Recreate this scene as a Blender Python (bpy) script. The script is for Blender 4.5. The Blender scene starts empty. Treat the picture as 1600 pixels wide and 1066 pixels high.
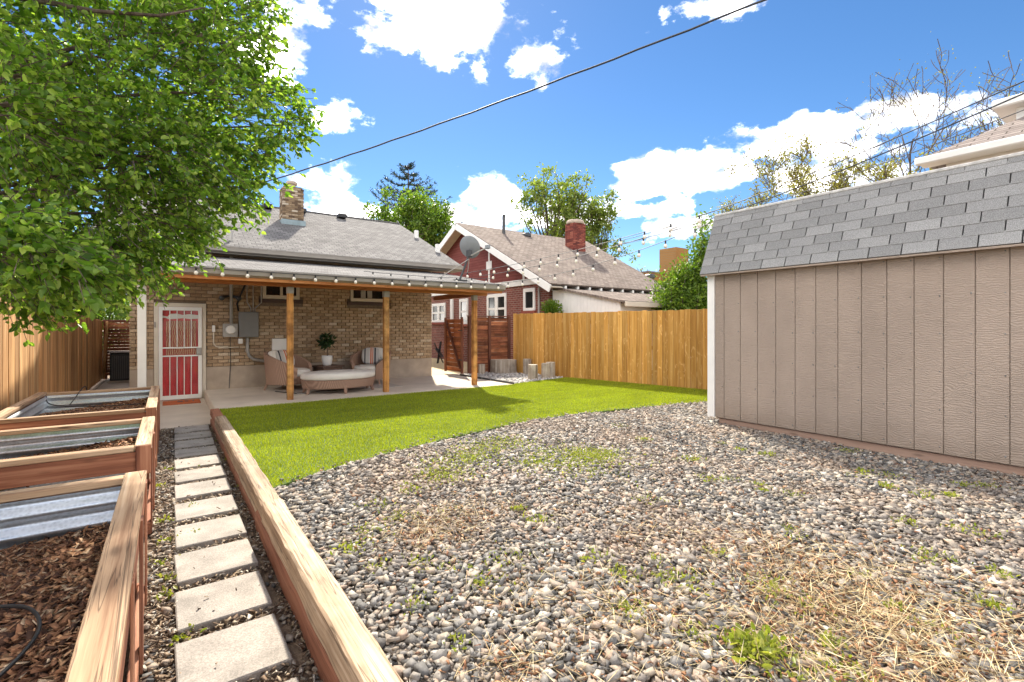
import bpy, math, random
import numpy as np
from mathutils import Vector, Matrix
R = math.radians
random.seed(7); rng = np.random.default_rng(7)
SC = bpy.context.scene
COL = SC.collection

# ------------------------------------------------------------------ camera
EYE = 1.6
YAW = R(35.5)
cam = bpy.data.cameras.new('camera'); camo = bpy.data.objects.new('camera', cam); COL.objects.link(camo)
camo.location = (0, 0, EYE); camo.rotation_euler = (R(90), 0, -YAW)
cam.sensor_width = 36.0; cam.lens = 36.0 * 755 / 1600; cam.shift_y = -21 / 1600
cam.clip_start = 0.05; cam.clip_end = 2000
SC.camera = camo

# ------------------------------------------------------------------ light
SUN = Vector((0.43, 1.0, 1.03)).normalized()
sun = bpy.data.lights.new('sun', 'SUN'); sun.energy = 2.0; sun.angle = R(2.0); sun.color = (1.0, 0.91, 0.77)
suno = bpy.data.objects.new('sun', sun); COL.objects.link(suno)
suno.rotation_euler = SUN.to_track_quat('Z', 'Y').to_euler()
SC.view_settings.view_transform = 'Standard'; SC.view_settings.look = 'None'
SC.view_settings.exposure = 2.28; SC.view_settings.gamma = 1.0; SC.view_settings.use_curve_mapping = False
SC.cycles.max_bounces = 6; SC.cycles.transparent_max_bounces = 8

W = bpy.data.worlds.new('World'); SC.world = W; W.use_nodes = True
wt = W.node_tree; wt.nodes.clear()
def wn(t, **k):
    n = wt.nodes.new(t)
    for a, b in k.items(): setattr(n, a, b)
    return n
def wmath(op, a, b=None, c=None, clamp=False):
    n = wn('ShaderNodeMath', operation=op, use_clamp=clamp)
    for i, v in enumerate((a, b, c)):
        if v is None: continue
        if isinstance(v, (int, float)): n.inputs[i].default_value = v
        else: wt.links.new(v, n.inputs[i])
    return n.outputs[0]
sky = wn('ShaderNodeTexSky', sky_type='NISHITA', sun_disc=False)
sky.sun_elevation = math.asin(SUN.z); sky.sun_rotation = math.atan2(SUN.x, SUN.y)
sky.altitude = 1600; sky.air_density = 1.0; sky.dust_density = 0.25; sky.ozone_density = 2.5
tc = wn('ShaderNodeTexCoord'); sep = wn('ShaderNodeSeparateXYZ'); wt.links.new(tc.outputs['Generated'], sep.inputs[0])
az = wmath('ARCTAN2', sep.outputs[0], sep.outputs[1]); el = wmath('ARCSINE', sep.outputs[2])
uv = wn('ShaderNodeCombineXYZ'); wt.links.new(az, uv.inputs[0]); wt.links.new(el, uv.inputs[1])
n1 = wn('ShaderNodeTexNoise'); n1.inputs['Scale'].default_value = 10.0; n1.inputs['Detail'].default_value = 9.0; n1.inputs['Roughness'].default_value = 0.62
mp = wn('ShaderNodeMapping'); mp.inputs['Scale'].default_value = (1, 1, 1.7); wt.links.new(tc.outputs['Generated'], mp.inputs[0]); wt.links.new(mp.outputs[0], n1.inputs['Vector'])
CLOUDS = [(425, 45, 60, 60), (700, 40, 92, 48), (620, 2, 70, 16), (828, 86, 46, 25), (515, 183, 36, 20), (490, 285, 80, 20),
          (765, 305, 58, 24), (735, 340, 90, 22), (1065, 255, 75, 20), (1115, 280, 60, 20), (1000, 290, 36, 24), (1010, 330, 70, 14), (1230, 212, 90, 24),
          (1440, 188, 85, 28), (1380, 232, 80, 20), (1130, 8, 76, 20), (1110, 350, 110, 18), (870, 340, 90, 22), (1290, 285, 110, 22), (560, 330, 50, 12), (1600, 225, 80, 26)]
def dirof(px, py):
    a = (px - 800) / 755; b = (512 - py) / 755
    s, c = math.sin(YAW), math.cos(YAW)
    v = Vector((s + a * c, c - a * s, b)); L = v.length
    return math.atan2(v.x, v.y), math.asin(v.z / L)
blobs = []
for px, py, hw, hh in CLOUDS:
    u, v = dirof(px, py); u1, _ = dirof(px + 1, py); _, v1 = dirof(px, py - 1)
    blobs.append((u, v, hw * abs(u1 - u), hh * abs(v1 - v)))
acc = None
for u, v, a, b in blobs:
    m = wn('ShaderNodeVectorMath', operation='MULTIPLY_ADD'); wt.links.new(uv.outputs[0], m.inputs[0])
    m.inputs[1].default_value = (1 / a, 1 / b, 0); m.inputs[2].default_value = (-u / a, -v / b, 0)
    l = wn('ShaderNodeVectorMath', operation='LENGTH'); wt.links.new(m.outputs[0], l.inputs[0])
    acc = l.outputs['Value'] if acc is None else wmath('SMOOTH_MIN', acc, l.outputs['Value'], 0.35)
nz = wmath('MULTIPLY_ADD', n1.outputs[0], 6.4, -3.3)
fld = wmath('SUBTRACT', wmath('ADD', 1.0, nz), acc)
# bright clouds added over the unseen rest of the sky, to fill the shade
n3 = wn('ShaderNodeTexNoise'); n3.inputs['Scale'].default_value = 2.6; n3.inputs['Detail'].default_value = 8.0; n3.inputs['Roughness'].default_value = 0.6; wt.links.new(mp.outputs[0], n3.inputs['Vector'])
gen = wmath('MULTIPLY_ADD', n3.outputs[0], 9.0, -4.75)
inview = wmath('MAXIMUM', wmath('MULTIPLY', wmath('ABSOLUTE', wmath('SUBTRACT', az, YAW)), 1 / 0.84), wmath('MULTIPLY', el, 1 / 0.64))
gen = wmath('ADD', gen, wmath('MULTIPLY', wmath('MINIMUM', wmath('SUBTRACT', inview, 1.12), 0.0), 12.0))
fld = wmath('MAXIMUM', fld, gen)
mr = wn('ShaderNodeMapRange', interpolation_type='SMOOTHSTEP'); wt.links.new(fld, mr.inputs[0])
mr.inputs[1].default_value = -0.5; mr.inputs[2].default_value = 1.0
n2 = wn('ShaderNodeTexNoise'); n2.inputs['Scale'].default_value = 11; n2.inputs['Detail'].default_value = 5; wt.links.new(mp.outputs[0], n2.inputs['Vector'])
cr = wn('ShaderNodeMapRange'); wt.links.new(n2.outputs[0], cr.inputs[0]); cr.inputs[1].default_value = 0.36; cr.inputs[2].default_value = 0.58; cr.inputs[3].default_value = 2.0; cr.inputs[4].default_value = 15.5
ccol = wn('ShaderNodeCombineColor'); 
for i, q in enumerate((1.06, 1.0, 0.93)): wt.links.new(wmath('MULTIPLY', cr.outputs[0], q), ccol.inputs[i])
hs = wn('ShaderNodeHueSaturation'); hs.inputs['Saturation'].default_value = 1.2; hs.inputs['Value'].default_value = 0.28; wt.links.new(sky.outputs[0], hs.inputs['Color'])
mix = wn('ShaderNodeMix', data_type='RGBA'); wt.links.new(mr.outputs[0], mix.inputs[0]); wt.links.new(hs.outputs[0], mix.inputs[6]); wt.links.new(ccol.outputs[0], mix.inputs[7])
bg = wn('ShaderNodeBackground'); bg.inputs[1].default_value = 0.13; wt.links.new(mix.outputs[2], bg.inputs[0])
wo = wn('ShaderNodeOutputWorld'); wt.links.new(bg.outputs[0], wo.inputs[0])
try: W.cycles.sampling_method = 'MANUAL'; W.cycles.sample_map_resolution = 512
except Exception: pass

# ------------------------------------------------------------------ helpers
s_, c_ = math.sin(YAW), math.cos(YAW)
INV = {}
class MB:
    def __init__(s): s.v = []; s.f = []
    def add(s, vs, fs):
        n = len(s.v); s.v += [tuple(p) for p in vs]; s.f += [tuple(i + n for i in f) for f in fs]; return s
    def obox(s, ctr, ax, ay, az_, h, c=0.0):
        """oriented box: unit axes and half sizes, chamfer c"""
        ctr = Vector(ctr); A = [Vector(ax), Vector(ay), Vector(az_)]
        P = lambda a, b, d: ctr + A[0] * a + A[1] * b + A[2] * d
        hx, hy, hz = h
        if c <= 0:
            vs = [P(i * hx, j * hy, k * hz) for i in (-1, 1) for j in (-1, 1) for k in (-1, 1)]
            return s.add(vs, [(0, 1, 3, 2), (4, 6, 7, 5), (0, 4, 5, 1), (2, 3, 7, 6), (0, 2, 6, 4), (1, 5, 7, 3)])
        vs = []; ix = {}
        for i in (-1, 1):
            for j in (-1, 1):
                for k in (-1, 1):
                    ix[i, j, k] = len(vs)
                    vs += [P(i * hx, j * (hy - c), k * (hz - c)), P(i * (hx - c), j * hy, k * (hz - c)), P(i * (hx - c), j * (hy - c), k * hz)]
        g = lambda i, j, k, a: ix[i, j, k] + a
        fs = []
        for i in (-1, 1):
            q = [g(i, -1, -1, 0), g(i, 1, -1, 0), g(i, 1, 1, 0), g(i, -1, 1, 0)]; fs.append(q if i > 0 else q[::-1])
            q = [g(-1, i, -1, 1), g(-1, i, 1, 1), g(1, i, 1, 1), g(1, i, -1, 1)]; fs.append(q if i > 0 else q[::-1])
            q = [g(-1, -1, i, 2), g(1, -1, i, 2), g(1, 1, i, 2), g(-1, 1, i, 2)]; fs.append(q if i > 0 else q[::-1])
        for a in (-1, 1):
            for b in (-1, 1):
                q = [g(a, b, -1, 0), g(a, b, -1, 1), g(a, b, 1, 1), g(a, b, 1, 0)]; fs.append(q if a * b > 0 else q[::-1])
                q = [g(a, -1, b, 0), g(a, 1, b, 0), g(a, 1, b, 2), g(a, -1, b, 2)]; fs.append(q if a * b > 0 else q[::-1])
                q = [g(-1, a, b, 1), g(-1, a, b, 2), g(1, a, b, 2), g(1, a, b, 1)]; fs.append(q if a * b > 0 else q[::-1])
        for i in (-1, 1):
            for j in (-1, 1):
                for k in (-1, 1):
                    q = [g(i, j, k, 0), g(i, j, k, 1), g(i, j, k, 2)]; fs.append(q if i * j * k > 0 else q[::-1])
        return s.add(vs, fs)
    def box(s, x0, x1, y0, y1, z0, z1, c=0.0):
        return s.obox(((x0 + x1) / 2, (y0 + y1) / 2, (z0 + z1) / 2), (1, 0, 0), (0, 1, 0), (0, 0, 1), ((x1 - x0) / 2, (y1 - y0) / 2, (z1 - z0) / 2), c)
    def bar(s, p, q, w, h, c=0.0, up=(0, 0, 1)):
        """beam from p to q, w wide, h high"""
        p, q = Vector(p), Vector(q); d = (q - p); L = d.length; d.normalize()
        sd = d.cross(Vector(up)).normalized(); u = sd.cross(d)
        return s.obox((p + q) / 2, d, sd, u, (L / 2, w / 2, h / 2), c)
    def tube(s, pts, rad, n=6, cap=True):
        pts = [Vector(p) for p in pts]; N = len(pts)
        if isinstance(rad, (int, float)): rad = [rad] * N
        vs = []; up = Vector((0.13, 0.21, 0.97))
        for i, p in enumerate(pts):
            d = (pts[min(i + 1, N - 1)] - pts[max(i - 1, 0)]).normalized()
            a = d.cross(up)
            if a.length < 0.15: a = d.cross(Vector((1, 0.1, 0)))
            a.normalize(); b = d.cross(a)
            for k in range(n):
                t = 2 * math.pi * k / n; vs.append(p + (a * math.cos(t) + b * math.sin(t)) * rad[i])
        fs = [(i * n + k, i * n + (k + 1) % n, (i + 1) * n + (k + 1) % n, (i + 1) * n + k) for i in range(N - 1) for k in range(n)]
        if cap: fs += [tuple(range(n))[::-1], tuple((N - 1) * n + k for k in range(n))]
        return s.add(vs, fs)
    def lathe(s, prof, ctr=(0, 0, 0), n=20, sx=1.0, sy=1.0, rot=0.0, cap=True):
        vs = []; cx, cy, cz = ctr
        for r, z in prof:
            for k in range(n):
                t = 2 * math.pi * k / n; x, y = r * math.cos(t) * sx, r * math.sin(t) * sy
                vs.append((cx + x * math.cos(rot) - y * math.sin(rot), cy + x * math.sin(rot) + y * math.cos(rot), cz + z))
        N = len(prof)
        fs = [(i * n + k, i * n + (k + 1) % n, (i + 1) * n + (k + 1) % n, (i + 1) * n + k) for i in range(N - 1) for k in range(n)]
        if cap: fs += [tuple(range(n))[::-1], tuple((N - 1) * n + k for k in range(n))]
        return s.add(vs, fs)
    def prism(s, poly, z0, z1):
        n = len(poly)
        vs = [(x, y, z0) for x, y in poly] + [(x, y, z1) for x, y in poly]
        return s.add(vs, [tuple(range(n))[::-1], tuple(range(n, 2 * n))] + [(i, (i + 1) % n, n + (i + 1) % n, n + i) for i in range(n)])
    def extr(s, prof, p0, p1, ax, ay):
        """profile (a,b) in axes ax, ay extruded from p0 to p1"""
        p0, p1, ax, ay = Vector(p0), Vector(p1), Vector(ax), Vector(ay); n = len(prof)
        vs = [p0 + ax * a + ay * b for a, b in prof] + [p1 + ax * a + ay * b for a, b in prof]
        return s.add(vs, [tuple(range(n))[::-1], tuple(range(n, 2 * n))] + [(i, (i + 1) % n, n + (i + 1) % n, n + i) for i in range(n)])
    def mesh(s, name, mat, smooth=False):
        me = bpy.data.meshes.new(name); me.from_pydata(s.v, [], s.f); me.update()
        if mat: me.materials.append(mat)
        if smooth: me.shade_smooth()
        return me
    def build(s, name, mat, parent=None, local=False, smooth=False):
        return link(name, s.mesh(name, mat, smooth), parent, local)
def link(name, me, parent=None, local=False):
    o = bpy.data.objects.new(name, me); COL.objects.link(o); adopt(o, parent, local); return o
def adopt(o, parent, local=False):
    if parent is not None:
        o.parent = parent
        if not local: o.matrix_parent_inverse = INV.get(parent.name, Matrix.Identity(4))
def tag(o, label, cat=None, group=None, kind=None):
    if label: o['label'] = label
    if cat: o['category'] = cat
    if group: o['group'] = group
    if kind: o['kind'] = kind
    return o
def thing(name, label, cat, loc, group=None, rz=0.0, scale=1.0):
    o = bpy.data.objects.new(name, None); COL.objects.link(o); o.empty_display_size = 0.1
    o.location = loc; o.rotation_euler = (0, 0, rz); o.scale = (scale,) * 3
    INV[o.name] = (Matrix.Translation(loc) @ Matrix.Rotation(rz, 4, 'Z')).inverted()
    return tag(o, label, cat, group)
def struct(o): o['kind'] = 'structure'; return o
def stuff(o, label=None, cat=None): o['kind'] = 'stuff'; return tag(o, label, cat)
def npmesh(name, V, F, mat, smooth=False):
    """V (n,3), F (m,k) arrays"""
    me = bpy.data.meshes.new(name); V = np.asarray(V, np.float32); F = np.asarray(F, np.int32); k = F.shape[1]
    me.vertices.add(len(V)); me.vertices.foreach_set('co', V.ravel())
    me.loops.add(F.size); me.loops.foreach_set('vertex_index', F.ravel())
    me.polygons.add(len(F)); me.polygons.foreach_set('loop_start', np.arange(0, F.size, k, dtype=np.int32))
    me.update(calc_edges=True); me.materials.append(mat)
    if smooth: me.shade_smooth()
    return me

# ------------------------------------------------------------------ materials
class NT:
    def __init__(s, name):
        s.m = bpy.data.materials.new(name); s.m.use_nodes = True; s.t = s.m.node_tree
        s.b = s.t.nodes['Principled BSDF']; s.out = s.t.nodes['Material Output']
    def n(s, t, **k):
        x = s.t.nodes.new(t)
        for a, b in k.items(): setattr(x, a, b)
        return x
    def l(s, a, b): s.t.links.new(a, b)
    def math(s, op, *v, clamp=False):
        x = s.n('ShaderNodeMath', operation=op, use_clamp=clamp)
        for i, q in enumerate(v):
            if isinstance(q, (int, float)): x.inputs[i].default_value = q
            else: s.l(q, x.inputs[i])
        return x.outputs[0]
    def coord(s, scale=(1, 1, 1), offrand=0.0, kind='Object'):
        tcn = s.n('ShaderNodeTexCoord'); m = s.n('ShaderNodeMapping'); m.inputs['Scale'].default_value = scale
        src = tcn.outputs[kind]
        if offrand:
            oi = s.n('ShaderNodeObjectInfo'); sc = s.n('ShaderNodeVectorMath', operation='SCALE'); sc.inputs[0].default_value = (1.0, 1.7, 2.3)
            s.l(s.math('MULTIPLY', oi.outputs['Random'], offrand), sc.inputs['Scale'])
            ad = s.n('ShaderNodeVectorMath', operation='ADD'); s.l(src, ad.inputs[0]); s.l(sc.outputs[0], ad.inputs[1]); src = ad.outputs[0]
        s.l(src, m.inputs['Vector']); return m.outputs[0]
    def noise(s, vec, scale, detail=4, rough=0.55, dist=0.0):
        x = s.n('ShaderNodeTexNoise'); x.inputs['Scale'].default_value = scale; x.inputs['Detail'].default_value = detail
        x.inputs['Roughness'].default_value = rough; x.inputs['Distortion'].default_value = dist; s.l(vec, x.inputs['Vector']); return x.outputs['Fac']
    def ramp(s, fac, stops, interp='LINEAR'):
        x = s.n('ShaderNodeValToRGB'); e = x.color_ramp.elements; x.color_ramp.interpolation = interp
        while len(e) < len(stops): e.new(0.5)
        for i, (p, c) in enumerate(stops): e[i].position = p; e[i].color = (*c, 1)
        s.l(fac, x.inputs[0]); return x.outputs[0]
    def mix(s, f, a, b, mode='MIX'):
        x = s.n('ShaderNodeMix', data_type='RGBA', blend_type=mode)
        for i, q in ((0, f), (6, a), (7, b)):
            if isinstance(q, (int, float)): x.inputs[i].default_value = q
            elif isinstance(q, tuple): x.inputs[i].default_value = (*q, 1)
            else: s.l(q, x.inputs[i])
        return x.outputs[2]
    def gray(s, v):
        x = s.n('ShaderNodeCombineColor')
        for i in range(3): s.l(v, x.inputs[i])
        return x.outputs[0]
    def mr(s, v, a, b, c, d):
        x = s.n('ShaderNodeMapRange'); s.l(v, x.inputs[0])
        for i, q in enumerate((a, b, c, d)): x.inputs[i + 1].default_value = q
        return x.outputs[0]
    def rnd(s):
        oi = s.n('ShaderNodeObjectInfo'); g = s.n('ShaderNodeNewGeometry')
        return s.math('FRACT', s.math('ADD', oi.outputs['Random'], g.outputs['Random Per Island']))
    def bump(s, h, strength=0.4, dist=0.01):
        x = s.n('ShaderNodeBump'); x.inputs['Strength'].default_value = strength; x.inputs['Distance'].default_value = dist
        s.l(h, x.inputs['Height']); s.l(x.outputs[0], s.b.inputs['Normal'])
    def done(s, col=None, rough=0.7, metal=0.0, spec=None):
        if col is not None:
            if isinstance(col, tuple): s.b.inputs['Base Color'].default_value = (*col, 1)
            else: s.l(col, s.b.inputs['Base Color'])
        if isinstance(rough, (int, float)): s.b.inputs['Roughness'].default_value = rough
        else: s.l(rough, s.b.inputs['Roughness'])
        s.b.inputs['Metallic'].default_value = metal
        if spec is not None: s.b.inputs['Specular IOR Level'].default_value = spec
        return s.m
def plain(name, col, rough=0.6, metal=0.0, var=0.15, sc=8.0, bump=0.0, spec=None, speck=0.0):
    k = NT(name); v = k.coord(offrand=5.0); f = k.noise(v, sc, 5)
    c = k.mix(1.0, col, k.gray(k.mr(f, 0.25, 0.75, 1 - var, 1 + var)), 'MULTIPLY')
    if speck:
        c = k.mix(1.0, c, k.gray(k.mr(k.noise(v, 120, 4, 0.7), 0.3, 0.7, 1 - speck, 1 + speck)), 'MULTIPLY')
        c = k.mix(k.mr(k.noise(v, 9, 6, 0.7), 0.58, 0.72, 0.0, 0.45), c, tuple(x * 0.5 for x in col))
    if bump: k.bump(k.noise(v, sc * 12, 3), bump, 0.004)
    return k.done(c, rough, metal, spec)
def wood(name, dark, mid, light, axis='z', across=16, knots=0.5, var=0.3, rough=0.75, bump=0.35, weather=0.0, cracks=0.0, pale=0.0):
    k = NT(name); sc = [across] * 3; sc['xyz'.index(axis)] = 0.6
    v = k.coord(tuple(sc), 11.0)
    f = k.noise(v, 1.0, 7, 0.62, 0.25)
    scf = [across * 5.0] * 3; scf['xyz'.index(axis)] = 1.6
    fg = k.noise(k.coord(tuple(scf), 11.0), 1.0, 3, 0.6, 0.15)
    f = k.math('ADD', k.math('MULTIPLY', f, 0.7), k.math('MULTIPLY', fg, 0.3))
    col = k.ramp(f, [(0.36, dark), (0.49, mid), (0.63, light)])
    sc2 = [5.0] * 3; sc2['xyz'.index(axis)] = 1.4
    v2 = k.coord(tuple(sc2), 7.0)
    vo = k.n('ShaderNodeTexVoronoi'); vo.inputs['Scale'].default_value = 1.6; k.l(v2, vo.inputs['Vector'])
    kn = k.mr(vo.outputs['Distance'], 0.05, 0.16, knots, 0.0)
    col = k.mix(kn, col, tuple(x * 0.35 for x in dark))
    if weather:
        w = k.noise(k.coord((1.5, 1.5, 1.5), 9.0), 2.2, 5, 0.6)
        col = k.mix(k.mr(w, 0.42, 0.62, 0.0, weather), col, tuple(x * 0.4 for x in dark))
    hgt = f
    if pale:
        sc4 = [5.0] * 3; sc4['xyz'.index(axis)] = 2.2
        p4 = k.noise(k.coord(tuple(sc4), 17.0), 1.3, 3, 0.5, 2.5)
        col = k.mix(k.mr(p4, 0.60, 0.70, 0.0, pale), col, tuple(min(1, x * 1.25 + 0.06) for x in light))
    if cracks:
        sc3 = [26.0] * 3; sc3['xyz'.index(axis)] = 0.55
        c3 = k.noise(k.coord(tuple(sc3), 13.0), 1.0, 3, 0.5, 0.9)
        cm = k.mr(k.math('ABSOLUTE', k.math('SUBTRACT', c3, 0.5)), 0.0, 0.022, cracks, 0.0)
        col = k.mix(cm, col, tuple(x * 0.25 for x in dark)); hgt = k.math('SUBTRACT', f, k.math('MULTIPLY', cm, 1.2))
    oi = k.n('ShaderNodeObjectInfo')
    col = k.mix(1.0, col, k.gray(k.mr(oi.outputs['Random'], 0, 1, 1 - var, 1 + var)), 'MULTIPLY')
    k.bump(hgt, bump, 0.006)
    return k.done(col, rough, 0, 0.3)
def brickmat(name, stops, rough=0.85):
    k = NT(name); r = k.rnd(); v = k.coord((1, 1, 1)); f = k.noise(v, 30, 5, 0.6)
    col = k.mix(1.0, k.ramp(r, stops), k.gray(k.mr(f, 0.25, 0.75, 0.72, 1.25)), 'MULTIPLY')
    k.bump(k.noise(v, 90, 4), 0.5, 0.004)
    return k.done(col, rough, 0, 0.25)
def bricktex(name, c1, c2, mortar, bw, bh, ms, swap=None, noise=0.2, bump=0.4, rough=0.85):
    k = NT(name); tcn = k.n('ShaderNodeTexCoord'); sp = k.n('ShaderNodeSeparateXYZ'); k.l(tcn.outputs['Object'], sp.inputs[0])
    cb = k.n('ShaderNodeCombineXYZ'); a, b = swap or (0, 2)
    k.l(sp.outputs[a], cb.inputs[0]); k.l(sp.outputs[b], cb.inputs[1])
    x = k.n('ShaderNodeTexBrick'); x.inputs['Scale'].default_value = 1; x.inputs['Brick Width'].default_value = bw; x.inputs['Row Height'].default_value = bh
    x.inputs['Mortar Size'].default_value = ms; x.inputs['Mortar Smooth'].default_value = 0.2; x.inputs['Bias'].default_value = 0
    x.inputs['Color1'].default_value = (*c1, 1); x.inputs['Color2'].default_value = (*c2, 1); x.inputs['Mortar'].default_value = (*mortar, 1)
    k.l(cb.outputs[0], x.inputs['Vector'])
    f = k.noise(k.coord((1, 1, 1)), 1.3, 6, 0.7); g = k.noise(k.coord((1, 1, 1)), 45, 3)
    col = k.mix(1.0, x.outputs['Color'], k.gray(k.mr(k.math('ADD', f, g), 0.7, 1.3, 1 - noise, 1 + noise)), 'MULTIPLY')
    k.bump(k.math('SUBTRACT', 1.0, x.outputs['Fac']), bump, 0.01)
    return k.done(col, rough, 0, 0.2)
def leafmat(name, c1, c2, c3, trans=0.45, rough=0.45, patch=0.0):
    k = NT(name); r = k.rnd(); col = k.ramp(r, [(0.0, c1), (0.55, c2), (1.0, c3)])
    if patch: col = k.mix(1.0, col, k.gray(k.mr(k.noise(k.coord((0.5, 1.6, 1)), 1.7, 6, 0.65), 0.3, 0.7, 1 - patch, 1 + patch)), 'MULTIPLY')
    k.done(col, rough, 0, 0.35)
    tr = k.n('ShaderNodeBsdfTranslucent'); k.l(k.mix(1.0, col, (1.35, 1.5, 0.55), 'MULTIPLY'), tr.inputs[0])
    ms = k.n('ShaderNodeMixShader'); ms.inputs[0].default_value = trans
    k.l(k.b.outputs[0], ms.inputs[1]); k.l(tr.outputs[0], ms.inputs[2]); k.l(ms.outputs[0], k.out.inputs['Surface'])
    return k.m
M = {}
M['tan_brick'] = brickmat('tan_brick', [(0.0, (0.31, 0.21, 0.125)), (0.35, (0.39, 0.27, 0.165)), (0.7, (0.44, 0.315, 0.20)), (0.93, (0.48, 0.355, 0.235)), (1.0, (0.58, 0.48, 0.36))])
M['mortar'] = plain('mortar', (0.19, 0.14, 0.10), 0.95, var=0.25, sc=20)
M['chimney_brick'] = brickmat('chimney_brick', [(0.0, (0.10, 0.065, 0.045)), (0.4, (0.22, 0.15, 0.09)), (0.75, (0.33, 0.24, 0.15)), (1.0, (0.55, 0.47, 0.37))])
M['red_chimney'] = brickmat('red_chimney', [(0.0, (0.13, 0.035, 0.03)), (0.6, (0.26, 0.07, 0.05)), (1.0, (0.34, 0.12, 0.08))])
M['foundation'] = plain('foundation', (0.42, 0.34, 0.265), 0.9, var=0.2, sc=3, bump=0.3)
M['concrete'] = plain('concrete', (0.56, 0.48, 0.39), 0.85, var=0.13, sc=2.2, bump=0.2)
M['flagstone'] = plain('flagstone', (0.345, 0.31, 0.27), 0.9, var=0.32, sc=5, bump=0.6, speck=0.35)
M['white'] = plain('white_paint', (0.78, 0.76, 0.72), 0.5, var=0.06, sc=4)
M['cream'] = plain('cream_paint', (0.62, 0.55, 0.45), 0.55, var=0.08, sc=4)
M['gutter'] = plain('gutter_paint', (0.320, 0.288, 0.256), 0.4, var=0.06)
M['shingle'] = bricktex('grey_roof_shingle', (0.130, 0.124, 0.122), (0.200, 0.192, 0.186), (0.059, 0.058, 0.056), 0.19, 0.125, 0.008, (0, 1), 0.3, 0.8, 0.95)
M['shingle_brown'] = bricktex('brown_roof_shingle', (0.160, 0.124, 0.104), (0.256, 0.208, 0.176), (0.080, 0.064, 0.056), 0.22, 0.125, 0.010, (0, 1), 0.3, 0.8, 0.95)
M['shingle_right'] = bricktex('tan_roof_shingle', (0.192, 0.160, 0.144), (0.280, 0.240, 0.220), (0.080, 0.064, 0.056), 0.5, 0.16, 0.015, (1, 0), 0.3, 0.8, 0.95)
M['red_brick'] = bricktex('red_brick', (0.160, 0.044, 0.034), (0.240, 0.076, 0.056), (0.272, 0.200, 0.168), 0.22, 0.078, 0.011, (1, 2), 0.25, 0.5)
M['red_shingle_wall'] = bricktex('red_painted_gable', (0.192, 0.056, 0.050), (0.216, 0.068, 0.058), (0.120, 0.032, 0.028), 0.9, 0.11, 0.008, (1, 2), 0.15, 0.4)
M['orange_brick'] = bricktex('orange_brick', (0.345, 0.165, 0.045), (0.390, 0.195, 0.060), (0.300, 0.188, 0.090), 0.25, 0.08, 0.01, (0, 2), 0.1, 0.2)
M['siding'] = None
k = NT('shed_siding'); v = k.coord((1, 2.2, 22), 13.0); f = k.noise(v, 2.0, 6, 0.6, 1.6)
w = k.n('ShaderNodeTexWave', wave_type='BANDS', bands_direction='Z'); w.inputs['Scale'].default_value = 14; w.inputs['Distortion'].default_value = 14; w.inputs['Detail'].default_value = 3; w.inputs['Detail Scale'].default_value = 0.9
k.l(k.coord((1, 0.8, 1.0), 9.0), w.inputs['Vector'])
k.bump(k.math('ADD', k.math('MULTIPLY', f, 0.6), k.math('MULTIPLY', w.outputs['Fac'], 0.5)), 0.8, 0.008)
sp = k.n('ShaderNodeSeparateXYZ'); k.l(k.coord(), sp.inputs[0])
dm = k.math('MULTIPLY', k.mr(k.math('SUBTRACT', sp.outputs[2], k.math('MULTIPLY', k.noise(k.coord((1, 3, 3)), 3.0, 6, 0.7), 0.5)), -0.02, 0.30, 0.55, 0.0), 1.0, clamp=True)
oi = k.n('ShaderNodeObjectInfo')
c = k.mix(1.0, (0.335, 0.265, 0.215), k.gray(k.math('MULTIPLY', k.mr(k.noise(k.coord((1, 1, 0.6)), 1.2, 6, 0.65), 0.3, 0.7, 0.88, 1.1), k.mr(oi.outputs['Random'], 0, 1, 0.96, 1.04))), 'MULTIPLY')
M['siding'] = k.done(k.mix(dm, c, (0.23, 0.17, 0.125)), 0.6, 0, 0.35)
k = NT('shed_shingle'); g = k.noise(k.coord((1, 1, 1)), 170, 2, 0.7); r = k.rnd()
c = k.mix(1.0, k.ramp(r, [(0, (0.209, 0.207, 0.202)), (0.5, (0.241, 0.239, 0.234)), (1, (0.295, 0.292, 0.284))]), k.gray(k.mr(g, 0.3, 0.7, 0.5, 1.5)), 'MULTIPLY')
k.bump(g, 0.5, 0.003); M['shed_shingle'] = k.done(c, 0.95, 0, 0.2)
M['pale_edge'] = plain('weathered_roof_edge', (0.50, 0.49, 0.47), 0.9, var=0.35, sc=14)
M['tar'] = plain('tar_underlay', (0.05, 0.05, 0.05), 0.95)
M['skid'] = wood('shed_skid', (0.18, 0.11, 0.08), (0.25, 0.16, 0.12), (0.30, 0.20, 0.15), 'y')
M['cedar_left'] = wood('cedar_left', (0.30, 0.135, 0.05), (0.57, 0.30, 0.12), (0.80, 0.55, 0.28), 'z', 15, 0.25, 0.30)
M['cedar_right'] = wood('cedar_right', (0.334, 0.152, 0.030), (0.502, 0.247, 0.053), (0.608, 0.357, 0.114), 'z', 15, 0.30, 0.26, pale=0.55)
M['slat_dark'] = wood('slat_dark', (0.10, 0.035, 0.02), (0.33, 0.11, 0.05), (0.50, 0.21, 0.095), 'x', 15, 0.5, 0.45, weather=0.5)
M['slat_dark_y'] = wood('slat_dark_y', (0.12, 0.04, 0.022), (0.36, 0.12, 0.05), (0.52, 0.21, 0.095), 'y', 15, 0.5, 0.35, weather=0.4)
M['slat_post'] = wood('slat_post', (0.09, 0.035, 0.022), (0.17, 0.065, 0.04), (0.24, 0.10, 0.06), 'z', 12, 0.4, 0.2)
M['porch_x'] = wood('porch_timber_x', (0.30, 0.10, 0.03), (0.50, 0.19, 0.065), (0.64, 0.29, 0.11), 'x', 14, 0.6, 0.12)
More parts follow.
